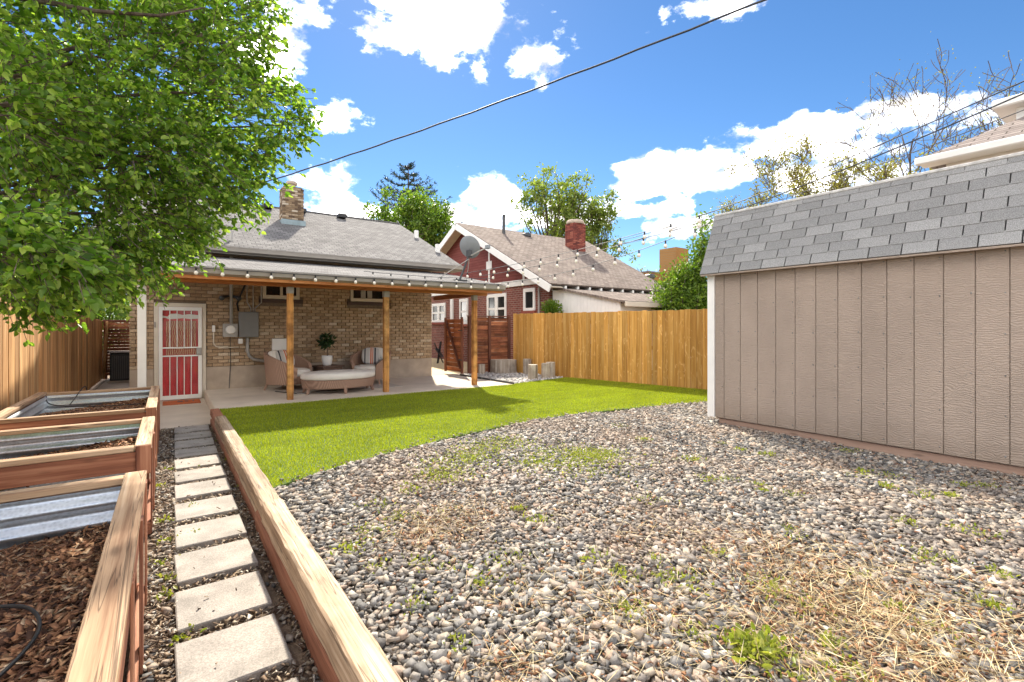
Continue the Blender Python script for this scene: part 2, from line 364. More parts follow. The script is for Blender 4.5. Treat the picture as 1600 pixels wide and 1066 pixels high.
M['porch_y'] = wood('porch_timber_y', (0.16, 0.05, 0.02), (0.26, 0.09, 0.035), (0.34, 0.14, 0.06), 'y', 14, 0.5, 0.15)
M['porch_z'] = wood('porch_timber_z', (0.34, 0.13, 0.035), (0.60, 0.28, 0.08), (0.76, 0.45, 0.16), 'z', 14, 0.8, 0.15, weather=0.75)
for ax in 'xyz':
    M['bed_' + ax] = wood('redwood_' + ax, (0.11, 0.038, 0.022), (0.27, 0.105, 0.056), (0.45, 0.22, 0.125), ax, 13, 0.6, 0.18)
    M['cap_' + ax] = wood('weathered_cap_' + ax, (0.229, 0.123, 0.066), (0.431, 0.282, 0.167), (0.598, 0.449, 0.308), ax, 13, 0.5, 0.12, cracks=0.75)
M['timber'] = wood('landscape_timber', (0.230, 0.136, 0.076), (0.433, 0.310, 0.200), (0.595, 0.476, 0.348), 'y', 16, 0.5, 0.1, weather=0.25, cracks=0.7)
M['timber_low'] = wood('stained_timber', (0.16, 0.06, 0.035), (0.28, 0.115, 0.065), (0.36, 0.17, 0.10), 'y', 9, 0.4, 0.1, cracks=0.5)
k = NT('galvanised_steel'); v = k.coord((1, 1, 1)); vo = k.n('ShaderNodeTexVoronoi'); vo.inputs['Scale'].default_value = 60; k.l(v, vo.inputs['Vector'])
M['steel'] = k.done(k.mix(1.0, (0.60, 0.63, 0.66), k.gray(k.mr(k.math('ADD', vo.outputs['Distance'], k.noise(v, 6, 5)), 0.3, 1.2, 0.75, 1.1)), 'MULTIPLY'), k.mr(k.noise(v, 9, 4), 0.3, 0.7, 0.3, 0.5), 0.85)
k = NT('gravel'); r = k.n('ShaderNodeNewGeometry').outputs['Random Per Island']
c = k.ramp(r, [(0.0, (0.066, 0.064, 0.061)), (0.20, (0.132, 0.127, 0.121)), (0.44, (0.211, 0.198, 0.182)), (0.60, (0.264, 0.231, 0.191)), (0.72, (0.284, 0.208, 0.158)), (0.83, (0.317, 0.271, 0.211)), (0.95, (0.356, 0.323, 0.277)), (1.0, (0.488, 0.462, 0.422))])
reg = k.noise(k.coord((1, 1, 0)), 0.75, 5, 0.6); c = k.mix(k.mr(reg, 0.47, 0.62, 0.0, 0.40), c, (0.26, 0.18, 0.125))
M['gravel'] = k.done(k.mix(1.0, c, k.gray(k.mr(k.noise(k.coord((1, 1, 1)), 60, 4), 0.25, 0.75, 0.85, 1.4)), 'MULTIPLY'), 0.8, 0, 0.3)
k = NT('white_rock'); r = k.n('ShaderNodeNewGeometry').outputs['Random Per Island']
M['white_rock'] = k.done(k.ramp(r, [(0, (0.25, 0.24, 0.23)), (0.5, (0.48, 0.45, 0.42)), (1, (0.70, 0.67, 0.63))]), 0.8)
k = NT('gravel_bed'); v = k.coord((1, 1, 1)); M['gravel_bed'] = k.done(k.ramp(k.noise(v, 28, 6, 0.7), [(0.3, (0.09, 0.075, 0.06)), (0.5, (0.19, 0.16, 0.13)), (0.7, (0.32, 0.27, 0.22))]), 0.95)
k = NT('dirt'); v = k.coord((1, 1, 1)); k.bump(k.noise(v, 50, 5), 0.8, 0.02)
M['dirt'] = k.done(k.ramp(k.noise(v, 14, 7, 0.7), [(0.3, (0.10, 0.065, 0.042)), (0.5, (0.19, 0.13, 0.085)), (0.7, (0.30, 0.22, 0.15))]), 0.95)
k = NT('mulch'); r = k.n('ShaderNodeNewGeometry').outputs['Random Per Island']
M['mulch'] = k.done(k.ramp(r, [(0, (0.048, 0.024, 0.016)), (0.25, (0.160, 0.072, 0.040)), (0.6, (0.320, 0.156, 0.080)), (0.88, (0.432, 0.248, 0.132)), (1, (0.528, 0.400, 0.272))]), 0.85, 0, 0.3)
k = NT('litter'); r = k.n('ShaderNodeNewGeometry').outputs['Random Per Island']
M['litter'] = k.done(k.ramp(r, [(0, (0.06, 0.045, 0.035)), (0.3, (0.18, 0.12, 0.08)), (0.6, (0.32, 0.24, 0.16)), (0.85, (0.42, 0.36, 0.28)), (1, (0.60, 0.55, 0.48))]), 0.85, 0, 0.3)
M['soil'] = plain('soil', (0.07, 0.04, 0.027), 0.95, var=0.4, sc=20)
M['turf'] = leafmat('turf_blades', (0.20, 0.245, 0.008), (0.30, 0.335, 0.012), (0.42, 0.43, 0.035), 0.38, 0.55, 0.22)
M['turf_base'] = plain('turf_backing', (0.08, 0.13, 0.02), 0.95, var=0.3, sc=30)
M['weed'] = leafmat('weed_leaf', (0.160, 0.200, 0.032), (0.272, 0.296, 0.048), (0.400, 0.384, 0.088), 0.35)
k = NT('straw'); r = k.n('ShaderNodeNewGeometry').outputs['Random Per Island']; M['straw'] = k.done(k.ramp(r, [(0, (0.40, 0.27, 0.13)), (0.5, (0.62, 0.48, 0.25)), (1, (0.80, 0.69, 0.44))]), 0.8)
M['apple_leaf'] = leafmat('apple_leaf', (0.07, 0.15, 0.022), (0.17, 0.29, 0.042), (0.40, 0.50, 0.12), 0.56, 0.36)
M['bright_leaf'] = leafmat('bright_leaf', (0.072, 0.136, 0.016), (0.120, 0.200, 0.024), (0.200, 0.272, 0.040), 0.45)
M['pale_leaf'] = leafmat('pale_leaf', (0.102, 0.145, 0.030), (0.178, 0.230, 0.051), (0.281, 0.315, 0.085), 0.5)
M['bud_leaf'] = leafmat('budding_leaf', (0.20, 0.16, 0.05), (0.24, 0.22, 0.06), (0.30, 0.30, 0.09), 0.4)
M['needle'] = leafmat('conifer_needle', (0.012, 0.028, 0.018), (0.02, 0.042, 0.024), (0.035, 0.06, 0.03), 0.15)
M['dark_leaf'] = leafmat('ficus_leaf', (0.015, 0.035, 0.012), (0.025, 0.055, 0.018), (0.045, 0.085, 0.03), 0.15, 0.3)
M['bark'] = wood('bark', (0.05, 0.035, 0.028), (0.11, 0.08, 0.062), (0.18, 0.14, 0.11), 'z', 20, 0.2, 0.15, 0.95, 0.8)
M['stump'] = wood('stump_wood', (0.27, 0.205, 0.155), (0.48, 0.40, 0.32), (0.66, 0.58, 0.49), 'z', 18, 0.4, 0.2, 0.9, 0.8, weather=0.45)
M['stump_top'] = plain('stump_cut', (0.56, 0.47, 0.37), 0.9, var=0.3, sc=12)
k = NT('wicker'); a = k.n('ShaderNodeTexWave', bands_direction='Z'); a.inputs['Scale'].default_value = 26; k.l(k.coord(), a.inputs['Vector'])
b = k.n('ShaderNodeTexWave', bands_direction='DIAGONAL'); b.inputs['Scale'].default_value = 22; k.l(k.coord((1, 1, 0)), b.inputs['Vector'])
h = k.math('ADD', k.math('MULTIPLY', a.outputs['Fac'], 0.5), k.math('MULTIPLY', b.outputs['Fac'], 0.5))
k.bump(h, 0.7, 0.01); M['wicker'] = k.done(k.ramp(h, [(0.15, (0.25, 0.145, 0.10)), (0.75, (0.50, 0.32, 0.23))]), 0.6, 0, 0.35)
M['dark_wicker'] = plain('dark_wicker', (0.13, 0.075, 0.05), 0.6, var=0.3, sc=30, bump=0.5)
M['cushion'] = plain('cushion_fabric', (0.76, 0.71, 0.64), 0.9, var=0.06, sc=5, bump=0.15)
k = NT('striped_fabric'); tcn = k.n('ShaderNodeTexCoord'); sp = k.n('ShaderNodeSeparateXYZ'); k.l(tcn.outputs['Object'], sp.inputs[0])
f = k.mr(sp.outputs[0], -0.23, 0.23, 0, 1); GR = (0.50, 0.47, 0.44); DK = (0.035, 0.035, 0.045); OR = (0.60, 0.16, 0.06); WH = (0.66, 0.63, 0.58)
M['stripe'] = k.done(k.ramp(f, [(0, GR), (0.14, DK), (0.21, GR), (0.42, WH), (0.46, OR), (0.53, WH), (0.57, OR), (0.62, GR), (0.68, DK), (0.76, GR), (0.95, WH)], 'CONSTANT'), 0.9)
M['grey_metal'] = plain('grey_metal', (0.17, 0.165, 0.155), 0.5, 0.0, 0.08)
M['light_metal'] = plain('light_grey_metal', (0.34, 0.32, 0.29), 0.45, 0.0, 0.1)
M['dark_metal'] = plain('dark_metal', (0.05, 0.052, 0.055), 0.45, 0.2, 0.15)
M['black'] = plain('black_plastic', (0.012, 0.012, 0.013), 0.5)
M['wire'] = plain('wire', (0.03, 0.035, 0.045), 0.6)
M['cord'] = plain('light_cord', (0.30, 0.28, 0.27), 0.6)
k = NT('bulb'); M['bulb'] = k.done((0.82, 0.76, 0.66), 0.12, 0, 0.6)
M['flash'] = plain('flashing', (0.20, 0.26, 0.28), 0.45, 0.3, 0.2)
M['window_glass'] = plain('window_glass', (0.015, 0.018, 0.02), 0.06, 0, 0.2, spec=0.7)
M['dish'] = plain('dish_grey', (0.22, 0.235, 0.25), 0.5, 0, 0.08)
M['mat_orange'] = plain('doormat', (0.48, 0.12, 0.035), 0.95, var=0.35, sc=30)
M['pot'] = plain('pot_glaze', (0.72, 0.70, 0.67), 0.3, var=0.03)
M['brown_sill'] = plain('brown_sill', (0.075, 0.045, 0.038), 0.7)
M['rug'] = plain('rug', (0.45, 0.40, 0.35), 0.95, var=0.2, sc=25)
k = NT('red_door'); v = k.coord((1, 1, 1)); wv = k.noise(k.coord((9, 1, 1.1)), 2.2, 3, 0.5, 1.2)
k.bump(k.noise(k.coord((5, 1, 1.5)), 2.0, 2), 0.12, 0.05)
M['red_door'] = k.done(k.mix(1.0, (0.55, 0.022, 0.025), k.gray(k.mr(wv, 0.3, 0.7, 0.75, 1.2)), 'MULTIPLY'), 0.35, 0, 0.4)
k = NT('gold_reflection'); wv = k.n('ShaderNodeTexWave', bands_direction='X'); wv.inputs['Scale'].default_value = 9; wv.inputs['Distortion'].default_value = 4; wv.inputs['Detail'].default_value = 2; wv.inputs['Detail Scale'].default_value = 1.2
k.l(k.coord((1, 1, 1.0)), wv.inputs['Vector'])
M['curtain_reflection'] = k.done(k.ramp(wv.outputs['Fac'], [(0.3, (0.34, 0.035, 0.025)), (0.72, (0.38, 0.13, 0.05)), (1.0, (0.66, 0.50, 0.30))]), 0.5)  # red cloth with the golden wavy glass reflection painted into its colour
k = NT('door_glass'); g = k.n('ShaderNodeBsdfGlossy'); g.inputs['Roughness'].default_value = 0.02; t = k.n('ShaderNodeBsdfTransparent')
fr = k.n('ShaderNodeFresnel'); fr.inputs[0].default_value = 1.28; ms = k.n('ShaderNodeMixShader'); k.l(fr.outputs[0], ms.inputs[0]); k.l(t.outputs[0], ms.inputs[1]); k.l(g.outputs[0], ms.inputs[2]); k.l(ms.outputs[0], k.out.inputs['Surface'])
M['door_glass'] = k.m

# ------------------------------------------------------------------ setting
YARD = 0.18
b = MB().box(-400, 400, -400, 400, -0.5, -0.02); struct(b.build('ground', M['dirt']))
TURF_F = [(0.735, 4.70), (1.2, 4.95), (1.97, 5.24), (3.0, 5.55), (4.15, 5.79), (5.2, 5.86), (6.13, 5.78), (7.2, 5.62), (8.34, 5.36), (9.4, 5.05), (10.15, 4.8)]
# raised gravel yard
b = MB().prism([(0.7, -6), (14, -6), (14, 13.4), (7.07, 13.4), (7.07, 9.5), (0.7, 9.5)], -0.3, YARD - 0.03)
struct(b.build('gravel_ground', M['gravel_bed']))
b = MB().prism(TURF_F + [(9.35, 10.25), (8.3, 10.15), (7.09, 9.86), (7.09, 9.77), (0.735, 9.77)], YARD - 0.1, YARD)
struct(b.build('turf_ground', M['turf_base']))
b = MB().box(0.68, 7.05, 9.78, 13.0, -0.2, YARD, 0.012); struct(b.build('patio', M['concrete']))
b = MB().box(-0.62, 0.675, 9.42, 13.0, -0.2, 0.005, 0.004); struct(b.build('landing', M['concrete']))
b = MB().box(-1.5, -0.66, 9.6, 24, -0.2, 0.004, 0.003); struct(b.build('side_path', M['concrete']))
b = MB().box(6.36, 14, 13.41, 40, -0.2, 0.12); struct(b.build('side_yard', M['straw']))
M['path_soil'] = M['dirt']

# ------------------------------------------------------------------ tan brick house
house = thing('brick_house', 'tan brick single storey house with grey shingle roof and red door', 'house', (2.85, 13.0, 0))
b = MB()
WINS = [(1.87, 2.70, 2.30, 2.80), (3.97, 5.00, 2.30, 2.80)]
b.box(-0.63, 6.33, 13.02, 22.2, 0.0, 3.25); b.build('wall', M['mortar'], house)
b = MB(); b.box(0.72, 6.35, 12.985, 13.3, 0.0, 0.70); b.box(-0.65, -0.24, 12.985, 13.3, 0.0, 0.70); b.build('foundation', M['foundation'], house)
BL, BH, PL, PH = 0.203, 0.069, 0.214, 0.079
bricks = []; cut = MB(); zz = 0.71; row = 0
def holes(x0, x1, z0, z1):
    segs = [(x0, x1)]
    for a, q, lo, hi in [(-0.24, 0.72, -1, 2.15)] + [(w0 - 0.005, w1 + 0.005, s0 - 0.005, s1) for w0, w1, s0, s1 in WINS] + [(w0 - 0.085, w1 + 0.085, 2.20, 2.30) for w0, w1, s0, s1 in WINS]:
        if z1 <= lo or z0 >= hi: continue
        ns = []
        for u, v in segs:
            if q <= u or a >= v: ns.append((u, v)); continue
            if a - u > 0.03: ns.append((u, a))
            if v - q > 0.03: ns.append((q, v))
        segs = ns
    return segs
while zz < 3.2:
    x = -0.65 - (PL / 2 if row % 2 else 0)
    while x < 6.35:
        x0, x1 = max(x, -0.65), min(x + BL, 6.35)
        if x1 - x0 > 0.03:
            for u, v in holes(x0, x1, zz, zz + BH):
                if abs(v - u - BL) < 1e-4: bricks.append((u, zz))
                else: cut.box(u, v, 12.98 + random.uniform(-0.003, 0.003), 13.05, zz, zz + BH, 0.004)
        x += PL
    zz += PH; row += 1
vis = sorted([p for p in bricks if p[1] < 2.62], key=lambda p: (p[0] - 0) ** 2 + 169 + (p[1] - EYE) ** 2 + (20 if p[0] < -0.2 else 0))
sel = set(vis[:290])
bm_ = MB().box(0, BL, 0, 0.07, 0, BH, 0.004).mesh('brick', M['tan_brick'])
for p in bricks:
    dy = random.uniform(-0.004, 0.003)
    if p in sel:
        o = bpy.data.objects.new('brick', bm_); COL.objects.link(o); adopt(o, house); o.location = (p[0], 12.98 + dy, p[1])
    else: cut.box(p[0], p[0] + BL, 12.98 + dy, 13.05, p[1], p[1] + BH, 0.004)
stuff(cut.build('brickwork', M['tan_brick'], house))
# main roof
EV, EZ, RY, RZ, RX0, RX1 = 12.45, 3.42, 17.25, 5.50, -1.25, 7.08
def slab(p, th):
    p = [Vector(q) for q in p]; n = (p[1] - p[0]).cross(p[3] - p[0]).normalized() * th
    return MB().add(p + [q - n for q in p], [(0, 1, 2, 3), (7, 6, 5, 4), (0, 4, 5, 1), (1, 5, 6, 2), (2, 6, 7, 3), (3, 7, 4, 0)])
sl = (RZ - EZ) / (RY - EV)
r1 = slab([(RX0, EV, EZ), (RX1, EV, EZ), (RX1, RY, RZ), (RX0, RY, RZ)], 0.06)
r2 = slab([(RX0, RY + 0.003, RZ), (RX1, RY + 0.003, RZ), (RX1, 2 * RY - EV, EZ), (RX0, 2 * RY - EV, EZ)], 0.06)
r1.add(r2.v, r2.f); roof = r1.build('roof', M['shingle'], house)
b = MB(); b.box(RX0, RX1, RY - 0.1, RY + 0.1, RZ - 0.035, RZ + 0.012, 0.01); b.build('ridge_cap', M['shingle'], roof)
for vx in (2.42, 3.42, 4.72):
    b = MB().box(vx, vx + 0.28, RY - 0.55, RY - 0.28, RZ - 0.16, RZ - 0.02, 0.02); b.build('roof_vent', M['black'], roof)
b = MB().add([(6.33, 13.02, 3.2), (6.33, 22.2, 3.2), (6.33, RY, RZ - 0.15), (6.2, 13.02, 3.2), (6.2, 22.2, 3.2), (6.2, RY, RZ - 0.15)], [(0, 1, 2), (5, 4, 3), (0, 2, 5, 3), (1, 4, 5, 2), (0, 3, 4, 1)]); b.build('gable_wall', M['mortar'], house)
GP = [(0, 0), (-0.10, 0.035), (-0.115, 0.12), (-0.125, 0.12), (-0.125, 0.135), (0, 0.135)]
b = MB().extr(GP, (RX0, EV, EZ - 0.16), (RX1 - 0.03, EV, EZ - 0.16), (0, 1, 0), (0, 0, 1)); b.build('gutter', M['gutter'], house)
b = MB().box(RX0, RX1 - 0.03, EV + 0.004, 13.0, EZ - 0.17, EZ - 0.14); b.build('soffit', M['gutter'], house)
b = MB(); b.bar((RX1 - 0.02, EV + 0.02, EZ - 0.09), (RX1 - 0.02, RY, RZ - 0.09), 0.03, 0.13); b.build('rake_board', M['gutter'], house)
# chimney
cx, cy = 3.0, 15.45
ch = MB(); z0 = 4.4; j = 0
def chimney_bricks(m, x0, x1, y0, y1, zb, zt, bl, bh, jt):
    z = zb; r = 0
    while z < zt:
        x = x0 - (bl / 2 if r % 2 else 0)
        while x < x1:
            a, q = max(x, x0), min(x + bl - jt, x1)
            if q - a > 0.02: m.box(a, q, y0 - random.uniform(0, 0.008), y0 + 0.08, z, z + bh - jt, 0.004); m.box(a, q, y1 - 0.08, y1 + random.uniform(0, 0.008), z, z + bh - jt, 0.004)
            x += bl
        y = y0 + 0.085
        while y < y1 - 0.1:
            q = min(y + bl - jt, y1 - 0.085)
            m.box(x0 - random.uniform(0, 0.008), x0 + 0.08, y, q, z, z + bh - jt, 0.004); m.box(x1 - 0.08, x1 + random.uniform(0, 0.008), y, q, z, z + bh - jt, 0.004); y += bl
        z += bh; r += 1
chimney_bricks(ch, cx - 0.29, cx + 0.29, cy - 0.25, cy + 0.25, 4.58, 5.66, 0.165, 0.058, 0.009)
chim = stuff(ch.build('chimney', M['chimney_brick'], roof))
b = MB().box(cx - 0.28, cx + 0.28, cy - 0.24, cy + 0.24, 4.3, 5.66); b.box(cx - 0.26, cx + 0.26, cy - 0.22, cy + 0.22, 5.663, 5.73, 0.02)
b.build('chimney_core', M['mortar'], roof)
b = MB().lathe([(0.11, 5.72), (0.11, 5.82), (0.15, 5.83), (0.16, 5.88), (0.13, 5.92)], (cx - 0.0, cy, 0), 14); b.build('flue_pot', M['foundation'], roof, smooth=False)
b = MB().box(cx - 0.33, cx + 0.33, cy - 0.30, cy + 0.28, 4.40, 4.74, 0.01); b.build('flashing', M['flash'], roof)
for vx, vy in ((6.93, 15.35), (6.93, 13.75)):
    zr = EZ + (vy - EV) * sl; b = MB().box(vx - 0.06, vx + 0.06, vy - 0.06, vy + 0.06, zr - 0.04, zr + 0.24, 0.01); b.build('vent_pipe', M['white'], roof)
# windows
for w0, w1, s0, s1 in WINS:
    win = MB()
    for a in (w0, w1 - 0.075): win.box(a, a + 0.075, 12.955, 13.02, s0, s1, 0.004)
    win.box(w0 + 0.075, w1 - 0.075, 12.955, 13.02, s0, s0 + 0.09, 0.004); win.box(w0 + 0.075, w1 - 0.075, 12.955, 13.02, s1 - 0.075, s1, 0.004)
    wd = win.build('window', M['cream'], house)
    if w0 < 3: MB().box((w0 + w1) / 2 - 0.03, (w0 + w1) / 2 + 0.03, 12.965, 13.0, s0 + 0.09, s1 - 0.075, 0.003).build('mullion', M['cream'], wd)
    MB().box(w0 + 0.075, w1 - 0.075, 12.99, 13.015, s0 + 0.09, s1 - 0.075).build('pane', M['window_glass'], wd)
    MB().box(w0 - 0.08, w1 + 0.08, 12.94, 13.02, 2.205, 2.295, 0.006).build('window_sill', M['brown_sill'], wd)
    if w0 > 3:
        for q in (4.25, 4.43): MB().box(q, q + 0.13, 12.978, 12.989, s0 + 0.10, s1 - 0.12).build('blind', M['light_metal'], wd)
# door
door = MB()
for a, q in ((-0.235, -0.16), (0.64, 0.715)): door.box(a, q, 12.95, 13.02, 0.0, 2.14, 0.005)
door.box(-0.16, 0.64, 12.95, 13.02, 2.06, 2.14, 0.005); dr = door.build('door', M['cream'], house)
b = MB()
for a, q in ((-0.155, -0.085), (0.565, 0.635)): b.box(a, q, 12.92, 12.955, 0.02, 2.055, 0.004)
for a, q in ((0.02, 0.11), (0.96, 0.99), (1.14, 1.17), (1.975, 2.055)): b.box(-0.085, 0.565, 12.92, 12.955, a, q, 0.004)
b.build('security_frame', M['white'], dr)
for i in range(4):
    x = -0.085 + 0.65 * (i + 1) / 5
    for z0, z1 in ((0.11, 0.96), (1.17, 1.975)): MB().box(x - 0.008, x + 0.008, 12.928, 12.948, z0, z1, 0.003).build('bar', M['white'], dr)
MB().box(-0.16, 0.64, 12.985, 13.0, 0.0, 2.06).build('door_panel', M['red_door'], dr)
MB().box(-0.02, 0.53, 12.978, 12.984, 1.0, 1.75).build('curtain_reflection', M['curtain_reflection'], dr)  # sheet behind the glass that carries the painted golden reflection
pts = [(-0.085, 1.86), (0.0, 1.84), (0.05, 1.90), (0.17, 1.91), (0.28, 1.88), (0.4, 1.90), (0.565, 1.88), (0.565, 1.80), (0.42, 1.79), (0.28, 1.81), (0.12, 1.79), (0.03, 1.78), (-0.03, 1.81), (-0.085, 1.81)]
MB().add([(x, 12.974, z) for x, z in pts] + [(x, 12.98, z) for x, z in pts], [tuple(range(14))[::-1], tuple(range(14, 28))] + [(i, (i + 1) % 14, 14 + (i + 1) % 14, 14 + i) for i in range(14)]).build('reflection_band', M['white'], dr)  # white band reflected in the door glass, modelled as a pale strip
MB().box(-0.085, 0.565, 12.956, 12.960, 0.11, 1.975).build('pane', M['door_glass'], dr)
b = MB().box(0.53, 0.63, 12.905, 12.92, 0.98, 1.15, 0.004); b.tube([(0.60, 12.905, 1.02), (0.60, 12.87, 1.02), (0.54, 12.86, 1.02)], 0.012, 8); b.tube([(0.585, 12.905, 1.1), (0.585, 12.885, 1.1)], 0.025, 10); b.build('handle', M['light_metal'], dr)
MB().box(-0.235, -0.20, 12.93, 12.95, 1.6, 1.72, 0.004).build('door_bell', M['gutter'], dr)

# ------------------------------------------------------------------ patio cover
pc = thing('patio_cover', 'shingled patio cover on orange timber posts along the brick house', 'patio cover', (3.0, 10.3, YARD))
PX0, PX1 = -0.8, 6.66
p1 = slab([(PX0, 9.72, 2.64), (PX1, 9.72, 2.64), (PX1, 12.75, 3.20), (PX0, 12.75, 3.20)], 0.05); proof = p1.build('roof', M['shingle'], pc)
p2 = slab([(PX0 + 0.02, 9.74, 2.588), (PX1 - 0.02, 9.74, 2.588), (PX1 - 0.02, 12.72, 3.14), (PX0 + 0.02, 12.72, 3.14)], 0.02); p2.build('roof_deck', M['porch_y'], pc)
b = MB().extr(GP, (PX0, 9.72, 2.485), (PX1 + 0.01, 9.72, 2.485), (0, 1, 0), (0, 0, 1)); b.build('gutter', M['gutter'], pc)
MB().box(PX0 + 0.01, PX1 - 0.02, 9.724, 9.76, 2.43, 2.585, 0.004).build('fascia', M['porch_x'], pc)
MB().box(PX0 + 0.03, 6.55, 10.24, 10.36, 2.40, 2.575, 0.008).build('beam', M['porch_x'], pc)
for i in range(13):
    x = PX0 + 0.05 + i * 0.605
    MB().bar((x, 9.77, 2.53), (x, 12.9, 3.105), 0.04, 0.10, 0.003).build('rafter', M['porch_y'], pc)
MB().box(6.40, 6.50, 10.37, 12.97, 2.40, 2.52, 0.005).build('side_beam', M['porch_y'], pc)
for x in (1.97, 3.93, 6.2):
    p = MB().box(x - 0.055, x + 0.055, 10.245, 10.355, YARD, 2.40, 0.006).build('post', M['porch_z'], pc)
    MB().box(x - 0.06, x + 0.06, 10.238, 10.362, 2.27, 2.40, 0.003).build('post_cap', M['light_metal'], p)
MB().box(-0.41, -0.29, 10.24, 10.36, 0.0, 2.40, 0.006).build('white_post', M['white'], pc)

# ------------------------------------------------------------------ wall fittings
t = thing('service_conduit', 'grey service conduit rising from the electric meter through the patio roof', 'conduit', (1.21, 12.93, 1.97))
MB().tube([(1.21, 12.93, 1.69), (1.21, 12.93, 4.62)], 0.035, 10).build('pipe', M['light_metal'], t, smooth=True)
MB().tube([(1.21, 12.93, 4.6), (1.21, 12.9, 4.74), (1.21, 12.8, 4.72)], [0.055, 0.06, 0.04], 10).build('weather_head', M['light_metal'], t)
t = thing('electric_meter', 'square grey electric meter with round glass dial beside the breaker panel', 'meter', (1.19, 12.95, 1.38))
MB().box(1.04, 1.34, 12.88, 12.98, 1.38, 1.69, 0.008).build('box', M['light_metal'], t)
MB().lathe([(0.0, 0), (0.10, 0), (0.10, 0.06), (0.085, 0.085), (0.0, 0.09)], (0, 0, 0), 20).build('dial', M['white'], t, local=True)
d = [o for o in t.children if o.name.startswith('dial')][0]; d.rotation_euler = (R(90), 0, 0); d.location = (0, -0.07, 0.17)
t = thing('breaker_panel', 'large dark grey breaker panel box mounted on the brick wall', 'breaker panel', (1.57, 12.95, 1.37))
MB().box(1.36, 1.77, 12.85, 12.98, 1.37, 1.97, 0.008).build('cabinet', M['grey_metal'], t)
MB().box(1.375, 1.755, 12.838, 12.851, 1.385, 1.955, 0.004).build('cover', M['grey_metal'], t)
for i, (dx, top) in enumerate(((-0.12, -0.16), (0.0, 0.0), (0.1, 0.22))):
    MB().tube([(1.66 + dx * 0.4, 12.93, 1.97), (1.66 + dx * 0.4, 12.93, 2.06), (1.66 + top * 0.8, 12.93, 2.2), (1.66 + top * 0.8, 12.93, 3.0)], 0.013, 8).build('conduit', M['light_metal'], t, smooth=True)
t = thing('curved_conduit', 'thick grey conduit bending from the breaker panel to behind the armchair', 'conduit', (1.55, 12.93, 0.7))
MB().tube([(1.54, 12.93, 1.37), (1.54, 12.93, 1.05), (1.58, 12.93, 0.92), (1.68, 12.93, 0.84), (1.85, 12.93, 0.80), (2.2, 12.93, 0.79)], 0.035, 10).build('pipe', M['light_metal'], t, smooth=True)
tag(MB().tube([(0.86, 12.94, 1.62), (0.86, 12.94, 1.24), (0.9, 12.94, 1.17), (1.0, 12.94, 1.14), (1.36, 12.94, 1.14)], 0.014, 8).build('thin_conduit', M['cream'], smooth=True), 'thin pale conduit hooked on the bricks left of the meter', 'conduit')
tag(MB().box(0.83, 0.89, 12.90, 12.975, 1.5, 1.65, 0.01).box(1.35, 1.44, 12.89, 12.975, 1.22, 1.34, 0.01).build('outlet_box', M['white']), 'small pale outlet box fixed under the breaker panel', 'outlet box')
tag(MB().tube([(1.19, 12.965, 1.38), (1.2, 12.965, 0.75), (1.17, 12.965, 0.19)], 0.008, 6).build('ground_wire', M['dark_metal']), 'thin dark ground wire running down the brick wall', 'wire')
t = thing('floodlight', 'twin floodlight with dark sockets on the brick wall by the conduit', 'floodlight', (1.2, 12.9, 2.25))
for dx in (-0.15, 0.12):
    MB().tube([(1.2 + dx * 0.3, 12.95, 2.33), (1.2 + dx, 12.86, 2.3), (1.2 + dx * 1.3, 12.78, 2.27)], [0.025, 0.04, 0.06], 10).build('lamp', M['dark_metal'], t, smooth=True)
tag(MB().tube([(1.66, 12.94, 2.95), (1.45, 12.94, 2.5), (1.33, 12.95, 2.15), (1.36, 12.95, 1.99)], 0.022, 6).build('black_cable', M['black'], smooth=True), 'thick black cable running diagonally above the breaker panel', 'cable')
tag(MB().box(2.07, 2.45, 12.93, 12.975, 0.85, 1.33, 0.006).build('wall_panel', M['white']), 'white rectangular access panel on the wall behind the armchair', 'panel')
t = thing('doormat', 'orange doormat with dark marks in front of the red door', 'doormat', (0.27, 12.55, 0.006))
MB().box(-0.08, 0.58, 12.15, 12.75, 0.006, 0.022, 0.004).build('mat', M['mat_orange'], t)
for x0, x1 in ((0.17, 0.27), (0.30, 0.37), (0.44, 0.47)): MB().box(x0, x1, 12.44, 12.58, 0.0225, 0.0245).build('mark', M['black'], t)

# ------------------------------------------------------------------ satellite dish on the patio roof
t = thing('satellite_dish', 'grey satellite dish on a tripod on the patio roof corner', 'satellite dish', (5.72, 10.2, 2.74))
def PD(px, py, d_):
    a = (px - 800) / 755; bb = (512 - py) / 755
    return Vector(((s_ + a * c_) * d_, (c_ - a * s_) * d_, EYE + bb * d_))
fz = 2.64 + (10.2 - 9.72) * 0.185
foot = Vector((5.72, 10.2, fz)); hub = PD(733, 397, 11.65)
ctr = PD(733, 388, 11.75)
nrm = Vector((0.62, 0.55, 0.48)).normalized()      # dish faces away to the sky, its back to the yard
q = nrm.to_track_quat('Z', 'Y').to_matrix().to_4x4(); q.translation = ctr
m = MB(); prof = [(0.001, 0.0), (0.1, 0.008), (0.2, 0.035), (0.275, 0.07), (0.28, 0.075), (0.27, 0.08), (0.19, 0.045), (0.1, 0.02), (0.001, 0.012)]
m.lathe(prof, (0, 0, 0), 28, 0.92, 1.05); m.v = [tuple(q @ Vector(v)) for v in m.v]; m.build('reflector', M['dish'], t, smooth=True)
m = MB(); m.tube([foot, (hub + foot) / 2 + Vector((0.01, 0, 0)), hub], 0.025, 8); m.box(foot.x - 0.15, foot.x + 0.15, foot.y - 0.12, foot.y + 0.12, fz - 0.03, fz + 0.02, 0.004); m.build('mast', M['dark_metal'], t)
m = MB(); m.obox(hub + nrm * 0.02, Vector((1, 0, 0)), Vector((0, 1, 0)), Vector((0, 0, 1)), (0.06, 0.06, 0.09), 0.015); m.build('bracket', M['dark_metal'], t)
